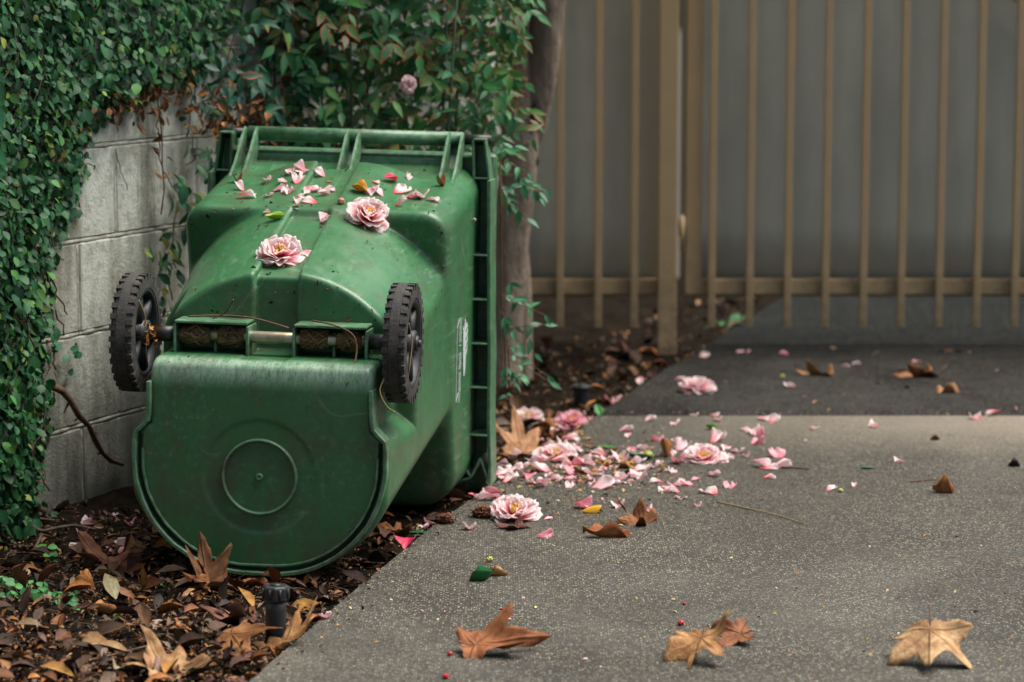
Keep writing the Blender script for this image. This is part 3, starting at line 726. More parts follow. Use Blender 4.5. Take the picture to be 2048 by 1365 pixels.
for s in (-1, 1):
    g = MB(); g.tube([(s * 0.273, HY, HZ), (s * 0.345, HY, HZ)], 0.0135, 18); g.build('hinge_pin', M['black'], bin_)
def fin_pair(xc, gap):
    g = MB()
    P = [(0.80, 0.770), (0.845, 0.795), (0.90, 0.825), (0.945, 0.860), (0.985, 0.893), (1.015, 0.912)]       # outer curve (y, z)
    Qp = [(0.80, 0.750), (0.86, 0.765), (0.93, 0.785), (0.99, 0.82), (1.03, 0.86), (1.045, 0.90)]
    for dx in (-gap / 2, gap / 2):
        k = len(P); V = []; F = []
        lean = 0.0
        for (a, b), (c, d) in zip(P, Qp):
            for y, z, sx in ((a, b, -1), (a, b, 1), (c, d, 1), (c, d, -1)): V.append((xc + dx + sx * 0.0032, y, z))
        for i in range(k - 1):
            for j in range(4): F.append((i * 4 + j, (i + 1) * 4 + j, (i + 1) * 4 + (j + 1) % 4, i * 4 + (j + 1) % 4))
        F += [(0, 1, 2, 3), tuple((k - 1) * 4 + j for j in (3, 2, 1, 0))]
        g.add(V, F)
    k = len(Qp); V = []                                                          # web between the two fins
    for (a, b) in Qp:
        V += [(xc - gap / 2, a, b), (xc + gap / 2, a, b), (xc + gap / 2, a + 0.006, b - 0.004), (xc - gap / 2, a + 0.006, b - 0.004)]
    F = [(i * 4 + j, (i + 1) * 4 + j, (i + 1) * 4 + (j + 1) % 4, i * 4 + (j + 1) % 4) for i in range(k - 1) for j in range(4)]
    g.add(V, F)
    o = g.build('handle_bracket', M['plastic_face'], bin_); o.data.polygons.foreach_set('use_smooth', [False] * len(o.data.polygons))
    bm = bmesh.new(); bm.from_mesh(o.data); bmesh.ops.recalc_face_normals(bm, faces=bm.faces); bm.to_mesh(o.data); bm.free()
fin_pair(-0.262, 0.030); fin_pair(0.0, 0.030); fin_pair(0.258, 0.034)
# lid, closed over the far end
bevel_box('lid', (0, 1.075, 0.43), (0.71, 0.045, 0.86), 0.018, M['plastic'], bin_, 3)

# stamped white hand emblem and its column of tiny illegible lettering on the right side
def side_x(y, z):
    h = bvh_local.ray_cast(Vector((0.8, y, z)), Vector((-1, 0, 0))); return (h[0].x if h[0] else 0.33)
bvh_local = BVHTree.FromPolygons([v.co.copy() for v in body.data.vertices], [tuple(p.vertices) for p in body.data.polygons])
hand = [(0.0, -0.068), (0.012, -0.066), (0.020, -0.05), (0.024, -0.02), (0.036, -0.012), (0.048, 0.004), (0.054, 0.025), (0.052, 0.046), (0.046, 0.052), (0.040, 0.046), (0.034, 0.060), (0.026, 0.058), (0.022, 0.050), (0.014, 0.072), (0.005, 0.070), (0.0, 0.045), (-0.006, 0.058), (-0.013, 0.050), (-0.012, 0.02), (-0.008, -0.03)]
def decal(polys, yo, zo, name, m):
    V = []; F = []
    for pl in polys:
        n0 = len(V)
        for a, b in pl: V.append((side_x(yo + a, zo + b) + 0.0012, yo + a, zo + b))
        F.append(tuple(range(n0, n0 + len(pl))))
    me = bpy.data.meshes.new(name); me.from_pydata(V, [], F); bm = bmesh.new(); bm.from_mesh(me)
    bmesh.ops.recalc_face_normals(bm, faces=bm.faces)
    for f in bm.faces:
        if f.normal.x < 0: f.normal_flip()
    bm.to_mesh(me); bm.free(); o = link(name, me, m, bin_)
    so = o.modifiers.new('thick', 'SOLIDIFY'); so.thickness = 0.0008; so.offset = 1; return o
decal([[(a * 1.15, b) for a, b in hand]], 0.800, 0.400, 'hand_emblem', M['white'])
lines = [[(0.018, 0.02), (0.040, 0.032), (0.040, 0.036), (0.018, 0.024)], [(0.016, -0.002), (0.042, 0.012), (0.042, 0.016), (0.016, 0.002)], [(0.018, 0.040), (0.032, 0.048), (0.032, 0.052), (0.018, 0.044)]]
o = decal([[(a * 1.15, b) for a, b in q] for q in lines], 0.800, 0.400, 'emblem_finger_line', M['plastic']); 
for v in o.data.vertices: v.co.x += 0.0014
marks = []
for i in range(44):
    z = 0.095 - i * 0.0047
    if random.random() < 0.12: continue
    for a in ((0.0, 0.011), (0.016, 0.026)):
        hh = random.choice((0.0014, 0.0022, 0.003)); marks.append([(a[0], z), (a[1] - random.random() * 0.005, z), (a[1], z + hh), (a[0], z + hh)])
decal(marks, 0.735, 0.385, 'lettering', M['white'])
decal([[(0, -0.100), (0.004, -0.100), (0.004, 0.080), (0, 0.080)], [(0.004, 0.076), (0.030, 0.094), (0.030, 0.098), (0.004, 0.080)], [(0.004, -0.100), (0.030, -0.082), (0.030, -0.086), (0.004, -0.104)]], 0.700, 0.385, 'lettering_border', M['white'])

# ------------------------------------------------------------------ leaf and petal shapes
def simple_leaf(stations, fold=0.25, droop=0.2, twist=0.0):
    """stations: (t, half width); leaf of length 1 along +Y, face up +Z"""
    v = []; uv = []
    k = len(stations)
    for i, (t_, hw) in enumerate(stations):
        z = -droop * t_ * t_
        for sx in (-1, 0, 1):
            v.append((sx * hw, t_, z + abs(sx) * hw * fold + twist * sx * hw * t_)); e = 1.0 if (sx or i in (0, k - 1)) else 0.25 + 0.5 * abs(2 * t_ - 1) ** 3
            uv.append((sx, e))
    f = []
    for i in range(k - 1):
        a = i * 3
        f += [(a, a + 1, a + 4, a + 3), (a + 1, a + 2, a + 5, a + 4)]
    return np.array(v), f, np.array(uv)
OVAL = [(0, 0.02), (0.12, 0.20), (0.35, 0.36), (0.6, 0.36), (0.84, 0.22), (1.0, 0.02)]
LANCE = [(0, 0.015), (0.12, 0.11), (0.32, 0.205), (0.55, 0.185), (0.8, 0.085), (1.0, 0.006)]
ELLIP = [(0, 0.02), (0.14, 0.13), (0.36, 0.25), (0.62, 0.25), (0.85, 0.12), (1.0, 0.008)]
FIG_T = [simple_leaf(OVAL, random.uniform(0.05, 0.35), random.uniform(0.0, 0.25)) for _ in range(5)]
NAN_T = [simple_leaf(LANCE, random.uniform(0.1, 0.5), random.uniform(0.05, 0.45)) for _ in range(6)]
ELL_T = [simple_leaf(ELLIP, random.uniform(0.1, 0.5), random.uniform(-0.1, 0.4)) for _ in range(6)]
DRY_T = [simple_leaf(ELLIP, random.uniform(0.4, 1.4), random.uniform(-0.5, 0.6), random.uniform(-0.6, 0.6)) for _ in range(8)]
def inst(mb, tpl, Rm, loc, scale, tint):
    v, f, uv = tpl; mb.add((v * scale) @ np.asarray(Rm).T + np.asarray(loc), f, tint, uv)
def jit(c, a=0.25):
    k = 1 + random.uniform(-a, a); return tuple(max(0.002, x * k * (1 + random.uniform(-a, a) * 0.4)) for x in c)
def in_poly(x, y, P):
    c = False; j = len(P) - 1
    for i in range(len(P)):
        if (P[i][1] > y) != (P[j][1] > y) and x < (P[j][0] - P[i][0]) * (y - P[i][1]) / (P[j][1] - P[i][1]) + P[i][0]: c = not c
        j = i
    return c
npv = lambda v: np.array((v.x, v.y, v.z))
WNn = npv(WN); WDn = npv(WDIR); UP = np.array([0, 0, 1.0])

# ------------------------------------------------------------------ creeping fig on the wall
fig = empty('creeping_fig', wall_pt(60, 1050)); tag(fig, 'creeping fig vine with small dark leaves covering the left end of the block wall', 'climbing plant')
fo = fig.location.copy()
FIGP = [(-420, -320), (520, -320), (470, 40), (425, 120), (392, 165), (330, 150), (300, 190), (262, 215), (236, 190), (215, 235), (185, 250), (170, 300), (168, 345), (140, 430), (112, 465), (100, 540), (96, 640), (88, 720), (96, 780), (86, 880), (78, 960), (70, 1030), (112, 1075), (70, 1100), (20, 1120), (-60, 1160), (-420, 1290)]
fm = MB(); count = 0
while count < 10500:
    px = random.uniform(-380, 520); py = random.uniform(-300, 1290)
    jx, jy = px + random.gauss(0, 7), py + random.gauss(0, 9)
    if not in_poly(jx, jy, FIGP): continue
    if px < -60 and random.random() < 0.25 + (-60 - px) / 330: continue
    if py < -60 and random.random() < 0.25 + (-60 - py) / 280: continue
    edge_d = 0 if in_poly(px + 22, py + 22, FIGP) else 1
    dep = abs(random.gauss(0, 0.042)) + 0.006
    if edge_d: dep *= 0.5
    if px < 150: dep += 0.05 * random.random() * (1 - px / 150 if px > 0 else 1) * 0.8
    p = npv(wall_pt(px, py, dep))
    if p[2] < 0.004: continue
    nrm = WNn + UP * random.uniform(0.0, 1.0) + rng.normal(0, 0.42, 3)
    yd = -UP * random.uniform(0.3, 1.2) + WDn * random.gauss(0, 0.8) + WNn * random.uniform(-0.1, 0.5)
    Rm = frame_from(nrm, yd); q = random.random()
    tint = (0.021, 0.092, 0.036)
    if q < 0.10: tint = (0.060, 0.175, 0.048)
    elif q < 0.135: tint = (0.19, 0.25, 0.05)
    elif q < 0.34: tint = (0.016, 0.066, 0.034)
    inst(fm, random.choice(FIG_T), Rm, p - npv(fo), random.choice((random.uniform(0.014, 0.024), random.uniform(0.016, 0.028), random.uniform(0.016, 0.028), random.uniform(0.026, 0.038))), jit(tint)); count += 1
dm = MB()                                                                       # withered brown leaves hanging under the green
for px, py, n_, sp in ((165, 150, 14, 26), (205, 205, 30, 22), (258, 205, 34, 20), (292, 190, 30, 20), (150, 230, 12, 20), (60, 600, 16, 26), (36, 640, 14, 20), (82, 840, 14, 12), (110, 250, 12, 30), (60, 470, 10, 30), (20, 330, 8, 40), (420, 235, 20, 22), (96, 300, 10, 20), (70, 430, 8, 16)):
    for _ in range(n_):
        p = npv(wall_pt(px + random.gauss(0, sp), py + random.gauss(0, sp * 0.8), random.uniform(0.012, 0.05)))
        Rm = frame_from(WNn + rng.normal(0, 0.6, 3), -UP + rng.normal(0, 0.4, 3))
        inst(dm, random.choice(DRY_T), Rm, p - npv(fo), random.uniform(0.014, 0.034), jit(random.choice(((0.30, 0.145, 0.062), (0.20, 0.085, 0.040), (0.36, 0.22, 0.11))), 0.3))
dm.build('withered_leaves', M['dry'], fig)
# woody stems, roots and tendrils
def wallpath(pp, off, rad, n=6, wig=2.0, tint=(1, 1, 1)):
    pts = []
    for (a, b) in zip(pp[:-1], pp[1:]):
        for t_ in np.linspace(0, 1, 5, endpoint=False): pts.append((a[0] + (b[0] - a[0]) * t_ + random.gauss(0, wig), a[1] + (b[1] - a[1]) * t_ + random.gauss(0, wig)))
    pts.append(pp[-1])
    W = [wall_pt(x, y, off + 0.006 * mnoise.noise(Vector((x * 0.05, y * 0.05, 2)))) - fo for x, y in pts]; k = len(W)
    g_ = MB()
    g_.tube(W, [rad * (1 - 0.45 * i / k) for i in range(k)], n, tint)
    g_.build('woody_stem', M['vinewood'], fig)
wallpath([(95, 450), (98, 540), (106, 620), (110, 690), (112, 740)], 0.016, 0.0045)
wallpath([(85, 470), (110, 510), (128, 520)], 0.014, 0.004); wallpath([(60, 440), (88, 505), (112, 540)], 0.018, 0.005)
wallpath([(98, 540), (116, 590), (134, 628)], 0.012, 0.003); wallpath([(110, 620), (128, 672)], 0.012, 0.0028)
wallpath([(14, 745), (22, 700), (40, 680)], 0.05, 0.006); wallpath([(80, 760), (70, 850), (62, 930), (72, 990)], 0.03, 0.0035)
wallpath([(60, 985), (75, 1010), (90, 1035), (110, 1052)], 0.025, 0.008); wallpath([(72, 985), (66, 1002), (58, 1012)], 0.02, 0.006)
wallpath([(20, 900), (40, 955), (70, 985)], 0.03, 0.004); wallpath([(78, 890), (86, 920), (88, 975)], 0.02, 0.0022)
wallpath([(70, 850), (84, 905), (90, 960)], 0.014, 0.0016); wallpath([(230, 300), (240, 330), (255, 380)], 0.006, 0.0015, 5)
wallpath([(318, 175), (316, 250), (322, 330), (350, 380), (372, 420)], 0.008, 0.0022, 5); wallpath([(400, 140), (380, 220), (385, 300)], 0.02, 0.002, 5)
for _ in range(60):
    x = random.uniform(-60, 110); y = random.uniform(40, 900); wallpath([(x, y), (x + random.gauss(0, 14), y + 60), (x + random.gauss(0, 20), y + 130)], random.uniform(0.03, 0.085), random.uniform(0.0012, 0.0029), 5, 3)
def leaf_run(mb, pts, tpls, size, tint, parent_o, normal, each=2, spread=0.9):
    for (x, y, off) in pts:
        for _ in range(each):
            p = npv(wall_pt(x + random.gauss(0, 4), y + random.gauss(0, 4), off))
            Rm = frame_from(normal + rng.normal(0, 0.4, 3), WDn * random.choice((-1, 1)) * spread - UP * random.uniform(-0.2, 0.8))
            inst(mb, random.choice(tpls), Rm, p - npv(parent_o), size * random.uniform(0.75, 1.2), jit(tint))
sh = fm                                                                       # young side shoots lying on the bare blocks
leaf_run(sh, [(104, 690, .02), (122, 695, .02), (138, 700, .02), (150, 698, .025), (160, 703, .025), (140, 745, .02), (86, 930, .02), (82, 955, .02), (80, 985, .02), (118, 1030, .02), (110, 1050, .02), (100, 1065, .03)], FIG_T, 0.024, (0.036, 0.15, 0.075), fo, WNn + 0.5 * UP)
fm.build('leaves', M['fig'], fig)
# the dark broken branch propped against the wall
bw = MB(); pp = [(92, 768), (124, 782), (140, 800), (158, 832), (178, 852), (190, 880), (204, 905), (222, 922), (246, 930)]
W = [wall_pt(x, y, 0.018 + 0.030 * math.sin(i * 0.42)) for i, (x, y) in enumerate(pp)]
brn = empty('bare_branch', W[0]); tag(brn, 'dark bare knobbly branch slanting down the block wall beside the bin', 'branch')
bw.tube([p - W[0] for p in W], [0.0085, 0.009, 0.0075, 0.008, 0.0065, 0.0075, 0.006, 0.0065, 0.004], 10)
bw.build('stem', M['twig'], brn)
k2 = MB()
for a, d in (((140, 800), (128, 826)), ((178, 852), (192, 868)), ((204, 905), (196, 909)), ((158, 832), (150, 842))):
    a3 = wall_pt(*a, 0.03) - W[0]; d3 = wall_pt(*d, 0.035) - W[0]; k2 = MB(); k2.tube([a3, (a3 + d3) / 2, d3], [0.005, 0.0035, 0.002], 6); k2.build('spur', M['twig'], brn)

# ------------------------------------------------------------------ nandina behind the bin
def shrub_cluster(mb, sb, base, tip, n, size, tint_fn, o):
    """one drooping leaf spray: a thin rachis with leaflets in opposite pairs and one at the tip"""
    base = np.array(base); tip = np.array(tip); d = tip - base; L = np.linalg.norm(d); d /= L
    side = np.cross(d, UP); side /= np.linalg.norm(side) + 1e-6
    pts = [base + (tip - base) * t_ - UP * 0.12 * L * t_ * t_ for t_ in (0, 0.33, 0.66, 1)]
    if sb is not None: sb.tube([Vector(p - npv(o)) for p in pts], 0.0011, 4, cap=False)
    for i in range(n):
        t_ = 0.25 + 0.75 * i / max(1, n - 1); p = base + (tip - base) * t_ - UP * 0.12 * L * t_ * t_
        for s in ((-1, 1) if i < n - 1 else (0,)):
            yd = d * 0.6 + side * s * random.uniform(0.6, 1.1) - UP * random.uniform(0.1, 0.7) + rng.normal(0, 0.18, 3)
            nr = UP * random.uniform(0.35, 0.9) + np.array([0.15, -0.75, 0]) + rng.normal(0, 0.35, 3)
            inst(mb, random.choice(NAN_T), frame_from(nr, yd), p - npv(o), size * random.uniform(0.7, 1.25), jit(tint_fn()))
def dark_green():
    q = random.random()
    return (0.030, 0.140, 0.058) if q < 0.50 else (0.046, 0.185, 0.066) if q < 0.82 else (0.085, 0.25, 0.066) if q < 0.94 else (0.022, 0.085, 0.045)
nan = empty('nandina_shrub', (-0.02, 7.35, 0.0)); tag(nan, 'dense dark green nandina shrub with red edged leaves growing behind the bin', 'shrub')
nl = MB(); ns = MB(); no = nan.location.copy()
for i in range(16):                                                             # canes
    px = random.uniform(540, 930); Y = random.uniform(7.15, 7.6)
    b_ = at_depth(px, 640, Y); b_.z = 0.0
    wx = wall_pt(px, 300, 0.1)
    top = at_depth(px + random.gauss(0, 40), random.uniform(-200, 120), Y - random.uniform(0, 0.25))
    mid = (b_ + top) / 2 + Vector((random.gauss(0, 0.02), 0, 0)); ns.tube([b_ - no, mid - no, top - no], [0.006, 0.005, 0.003], 6)
NANP = [(520, -420), (1060, -420), (1035, -60), (1036, 60), (1040, 180), (1005, 250), (1000, 330), (930, 345), (560, 345), (520, 300), (540, 180), (510, 60)]
cnt = 0
while cnt < 640:
    px = random.uniform(470, 1090); py = random.uniform(-420, 350)
    if not in_poly(px, py, NANP): continue
    if py > 190 and random.random() < 0.3: continue
    if px < 640 and py > 90 and random.random() < 0.55: continue
    Y = 7.28 + random.uniform(-0.20, 0.16)
    wp_ = wall_pt(px, py, 0.06)
    Y = min(Y, wp_.y)
    p = npv(at_depth(px, py, Y)); ang = random.uniform(-2.6, -0.5)
    tip = p + np.array([math.cos(ang) * 0.11, math.sin(ang) * 0.07, random.uniform(-0.07, 0.06)])
    shrub_cluster(nl, ns, p, tip, random.choice((2, 3, 3)), 0.056 if px < 880 else 0.048, dark_green, no); cnt += 1
cnt = 0
while cnt < 420:
    px = random.uniform(430, 1040); py = random.uniform(-300, 345)
    if px < 560 and py < 110 and random.random() < 0.8: continue
    p = npv(wall_pt(px, py, random.uniform(0.03, 0.12))); ang = random.uniform(-2.6, -0.5)
    shrub_cluster(nl, None, p, p + np.array([math.cos(ang) * 0.09, math.sin(ang) * 0.05, random.uniform(-0.07, 0.05)]), random.choice((2, 3)), 0.046, lambda: random.choice(((0.020, 0.085, 0.055), (0.028, 0.115, 0.065))), no); cnt += 1
for px, py, dx, dy, n_ in ((572, 50, -24, 36, 2), (560, 62, 8, 40, 2), (655, 165, -12, 40, 2), (668, 195, 14, 26, 2), (640, 20, 20, 40, 3), (700, 15, -10, 50, 3), (655, 60, -20, 20, 2), (795, 165, -40, 12, 2), (860, 160, 20, 18, 2), (745, 190, 40, 6, 2), (880, 215, 6, 40, 2), (770, 60, 20, 40, 3), (520, 10, 8, 22, 2)):
    Y = 7.02; p = npv(at_depth(px, py, Y)); tip = npv(at_depth(px + dx, py + dy, Y - 0.04))
    shrub_cluster(nl, ns, p, tip, n_, 0.052, lambda: random.choice(((0.055, 0.19, 0.075), (0.045, 0.16, 0.07), (0.09, 0.22, 0.06))), no)
for _ in range(46):
    px = random.uniform(955, 1045); p = npv(at_depth(px, random.uniform(-60, 230), 7.2 + random.uniform(0, 0.5))); shrub_cluster(nl, None, p, p + np.array([random.uniform(-0.06, 0.06), -0.05, random.uniform(-0.09, 0.0)]), 3, 0.046, dark_green, no)
for px, y0, y1 in ((655, 70, 175), (745, 110, 200), (830, 60, 200), (770, 80, 130), (905, 170, 260), (862, 200, 255)):
    a = at_depth(px, y0, 7.05); b_ = at_depth(px + random.gauss(4, 6), y1, 7.03); ns.tube([a - no, (a + b_) / 2 - no + Vector((0.004, 0, 0)), b_ - no], 0.0013, 5)
nl.build('leaves', M['nandina'], nan); ns.build('canes', mat_simple('green_cane', (0.030, 0.060, 0.030), (0.050, 0.040, 0.026), 30, 0.6, 0.2), nan)

# withered bramble of dry leaves in the wall corner left of the shrub
wi = empty('withered_creeper', wall_pt(440, 260)); wo = wi.location.copy()
tag(wi, 'withered creeper with curled brown and dull green leaves at the bin\'s left lug', 'climbing plant')
wl_ = MB(); wg = MB(); ws = MB()
for px, py, n_, sx_, sy_ in ((335, 185, 16, 18, 22), (318, 290, 10, 8, 50), (430, 200, 34, 40, 26), (500, 215, 34, 40, 24), (470, 240, 26, 40, 12), (380, 180, 14, 20, 20), (545, 205, 16, 24, 22)):
    for _ in range(n_):
        p = npv(wall_pt(px + random.gauss(0, sx_), py + random.gauss(0, sy_), random.uniform(0.02, 0.16 if px > 400 else 0.04)))
        inst(wl_, random.choice(DRY_T), frame_from(rng.normal(0, 1, 3) + WNn, -UP + rng.normal(0, 0.6, 3)), p - npv(wo), random.uniform(0.016, 0.038), jit(random.choice(((0.36, 0.16, 0.055), (0.22, 0.09, 0.04), (0.42, 0.25, 0.10))), 0.25))
for px, py, n_, sx_, sy_ in ((450, 130, 40, 50, 50), (490, 180, 40, 60, 40), (390, 380, 16, 24, 30), (350, 400, 8, 16, 16), (390, 420, 10, 16, 30), (335, 480, 12, 20, 26), (345, 530, 10, 18, 24), (340, 585, 8, 16, 16), (400, 330, 10, 16, 26), (300, 500, 4, 8, 10)):
    for _ in range(n_):
        p = npv(wall_pt(px + random.gauss(0, sx_), py + random.gauss(0, sy_), random.uniform(0.02, 0.10)))
        inst(wg, random.choice(ELL_T), frame_from(WNn + 0.6 * UP + rng.normal(0, 0.5, 3), -UP + rng.normal(0, 0.8, 3)), p - npv(wo), random.uniform(0.026, 0.055), jit(random.choice(((0.020, 0.080, 0.052), (0.030, 0.12, 0.06), (0.05, 0.15, 0.06), (0.16, 0.19, 0.05))) if py > 300 else (0.018, 0.072, 0.05)))
for (a, b_) in (((318, 175), (330, 430)), ((400, 160), (470, 250)), ((520, 120), (490, 240)), ((372, 340), (335, 520)), ((335, 520), (345, 600)), ((470, 60), (420, 230)), ((372, 330), (420, 300))):
    pts = [wall_pt(a[0] + (b_[0] - a[0]) * t_ + random.gauss(0, 5), a[1] + (b_[1] - a[1]) * t_, 0.03) - wo for t_ in np.linspace(0, 1, 6)]; ws.tube(pts, 0.002, 5)
wl_.build('dry_leaves', M['dry'], wi); wg.build('leaves', M['leaf'], wi); ws.build('stems', M['twig'], wi)

# ------------------------------------------------------------------ tree with two stems, right of the bin
TY = 8.35
tree = empty('crepe_tree', at_depth(1032, 700, TY)); tree.location.z = 0; to = tree.location.copy()
tag(tree, 'smooth barked tree with a forked trunk standing between the bin and the fence', 'tree')
def tpt(px, py, dy=0.0): return at_depth(px, py, TY + dy) - to
def spline(P, n=8):
    out = []
    for i in range(len(P) - 1):
        p0 = P[max(i - 1, 0)]; p1 = P[i]; p2 = P[i + 1]; p3 = P[min(i + 2, len(P) - 1)]
        for t_ in np.linspace(0, 1, n, endpoint=False):
            out.append(0.5 * ((2 * p1) + (p2 - p0) * t_ + (2 * p0 - 5 * p1 + 4 * p2 - p3) * t_ ** 2 + (3 * p1 - p0 - 3 * p2 + p3) * t_ ** 3))
    out.append(P[-1]); return out
def bark_tube(mb, P, rads, n=20):
    S = spline(P); r = np.interp(np.linspace(0, len(P) - 1, len(S)), range(len(P)), rads); k = len(S); V = []
    for i, p in enumerate(S):
        for j in range(n):
            a = 2 * math.pi * j / n; q = 1 + 0.13 * mnoise.noise(Vector((math.cos(a) * 1.4, math.sin(a) * 1.4, p.z * 4.5))) + 0.05 * math.sin(3 * a + p.z * 5)
            V.append((p.x + r[i] * q * math.cos(a), p.y + r[i] * q * math.sin(a), p.z))
    mb.add(V, [(i * n + j, i * n + (j + 1) % n, (i + 1) * n + (j + 1) % n, (i + 1) * n + j) for i in range(k - 1) for j in range(n)])
tm = MB(); pm = 5200 / TY
bark_tube(tm, [tpt(1004, 830), tpt(1008, 700), tpt(1016, 560), tpt(1024, 450), tpt(1034, 370), tpt(1040, 290), tpt(1034, 200), tpt(1032, 80), tpt(1040, -60), tpt(1010, -500), tpt(980, -1100)], [0.070, 0.060, 0.056, 0.060, 0.062, 0.062, 0.050, 0.046, 0.044, 0.036, 0.026])
bark_tube(tm, [tpt(1040, 330, 0.03), tpt(1062, 275, 0.02), tpt(1074, 215, 0.01), tpt(1086, 130, 0), tpt(1096, 40, 0), tpt(1110, -60, 0), tpt(1180, -500, 0.1), tpt(1240, -1000, 0.2)], [0.034, 0.042, 0.044, 0.050, 0.054, 0.054, 0.040, 0.026])
bark_tube(tm, [tpt(1046, 760, 0.06), tpt(1046, 660, 0.06), tpt(1044, 560, 0.05), tpt(1040, 470, 0.04), tpt(1036, 400, 0.03)], [0.036, 0.032, 0.028, 0.022, 0.016])
tm.build('trunk', M['bark'], tree)
M['knot'] = mat_bark('dark_knot', (0.085, 0.062, 0.048), (0.045, 0.034, 0.028)); c0 = tpt(1076, 228, -0.045)
for (c, rx, rz) in ((c0, 0.022, 0.045), (tpt(1052, 292, -0.05), 0.012, 0.012), (tpt(1071, 322, -0.02), 0.014, 0.020)):
    V = []; F = []
    for i in range(7):
        for j in range(14):
            th = math.pi * i / 6; a = 2 * math.pi * j / 14; q = 1 + 0.25 * mnoise.noise(Vector((a, th, rx * 90)))
            V.append((c.x + rx * q * math.sin(th) * math.cos(a), c.y + rx * 0.8 * math.sin(th) * math.sin(a), c.z + rz * math.cos(th)))
    for i in range(6):
        for j in range(14): F.append((i * 14 + j, i * 14 + (j + 1) % 14, (i + 1) * 14 + (j + 1) % 14, (i + 1) * 14 + j))
    kn = MB(); kn.add(V, F); kn.build('knot', M['knot'], tree)
cr = MB(); cb = MB()                                                             # crown above the picture: it shades the gate and the shrub
for _ in range(24):
    c = np.array([random.gauss(-0.1, 0.6), random.gauss(-0.2, 0.5), random.uniform(2.4, 3.6)])
    cb.tube([Vector((c[0] * 0.3 + 0.05, c[1] * 0.3, 1.75)), Vector(c * 0.6 + np.array([0, 0, 0.85])), Vector(c)], [0.014, 0.009, 0.003], 5)
    for _ in range(85):
        p = c + rng.normal(0, 0.26, 3); inst(cr, random.choice(ELL_T), frame_from(UP + rng.normal(0, 0.6, 3), rng.normal(0, 1, 3)), p, random.uniform(0.07, 0.12), jit((0.035, 0.11, 0.045)))
cr.build('crown', M['leaf'], tree); cb.build('branches', M['bark'], tree)

# young leafy shoots between the bin's rim and the tree
yo = empty('leafy_seedling', ground(1010, 800)); yo_ = yo.location.copy(); tag(yo, 'young bright green leafy shoots growing up beside the bin\'s right rim', 'plant')
yl = MB(); ys = MB()
for px, py, dx, dy in ((1000, 300, 30, -12), (1005, 320, 50, 20), (1010, 345, 70, 30), (1005, 380, 60, -20), (1030, 370, 60, 0), (1000, 360, 30, 50), (1005, 400, 50, 30), (1030, 350, 50, 30), (1000, 285, 20, 10), (1015, 410, 20, 20), (1040, 360, 40, 30),
                       (1000, 590, 50, 10), (1005, 600, 85, 20), (1000, 640, 60, 30), (1010, 690, 60, 10), (1005, 700, 90, 40), (1000, 730, 40, 20), (1020, 720, 80, 35), (1005, 765, 40, -20), (1010, 660, 80, -20), (1000, 620, 40, 60), (1015, 560, 20, 30), (1008, 800, 20, -40)):
    Y = 6.95 + random.uniform(-0.12, 0.1); p = npv(at_depth(px, py, Y)); tip = npv(at_depth(px + dx, py + dy, Y - 0.03))
    shrub_cluster(yl, ys, p, tip, random.choice((2, 3)), 0.036, lambda: random.choice(((0.040, 0.165, 0.085), (0.05, 0.20, 0.095), (0.034, 0.14, 0.075))), yo_)
for pp in ([(1012, 800), (1010, 700), (1003, 600), (1002, 420), (1000, 290)], [(1018, 806), (1018, 720), (1010, 640)], [(1008, 800), (1004, 740), (1006, 690)]):
    ys.tube([at_depth(x, y, 6.95) - yo_ for x, y in pp], 0.0026, 6)
yl.build('leaves', M['leaf'], yo); ys.build('stems', M['twig'], yo)

# out-of-focus sprig hanging in from the left, nearer than everything else
sp = empty('hanging_sprig', at_depth(-60, 60, 4.35)); so_ = sp.location.copy(); tag(sp, 'blurred dark green sprig hanging in close at the upper left edge', 'sprig')
sl = MB(); ss = MB(); ss.tube([at_depth(-140, -120, 4.35) - so_, at_depth(-60, 60, 4.35) - so_, at_depth(-14, 170, 4.35) - so_, at_depth(-8, 320, 4.35) - so_], 0.003, 6)
for px, py, dx, dy, L in ((-26, 150, 36, 60, 0.055), (-24, 200, 40, 90, 0.06), (-22, 290, 36, 40, 0.045), (-30, 330, 50, 20, 0.04)):
    p = npv(at_depth(px, py, 4.35)); q = npv(at_depth(px + dx, py + dy, 4.34)); inst(sl, random.choice(ELL_T), frame_from(np.array([0.2, -1, 0.3]), q - p), p - npv(so_), L, jit((0.03, 0.13, 0.055)))
sl.build('leaves', M['leaf'], sp); ss.build('stem', M['twig'], sp)
# small ground ivy in the left corner and weeds under the gate
def ground_plant(name, label, spots, size, tints, cat='plant', mat='fig'):
    b_ = ground(*spots[0][:2]); r_ = empty(name, (b_.x, b_.y, surf_z(b_.x, b_.y))); tag(r_, label, cat); l_ = MB(); s_ = MB(); o = r_.location.copy(); last = None
    for px, py, n_, sp_ in spots:
        c = ground(px, py)
        for _ in range(n_):
            x = c.x + random.gauss(0, sp_); y = c.y + random.gauss(0, sp_ * 1.3); z = surf_z(x, y) + random.uniform(0.006, 0.032)
            l_.tube([Vector((x + random.gauss(0, .008), y, surf_z(x, y))) - o, Vector((x, y, z)) - o], 0.0008, 4, (0.10, 0.07, 0.04))
            inst(l_, random.choice(FIG_T if mat == 'fig' else ELL_T), frame_from(UP + np.array([0.1, -0.5, 0]) + rng.normal(0, 0.4, 3), rng.normal(0, 1, 3)), np.array((x, y, z)) - npv(o), size * random.uniform(0.7, 1.3), jit(random.choice(tints)))
    l_.build('leaves', M[mat], r_)
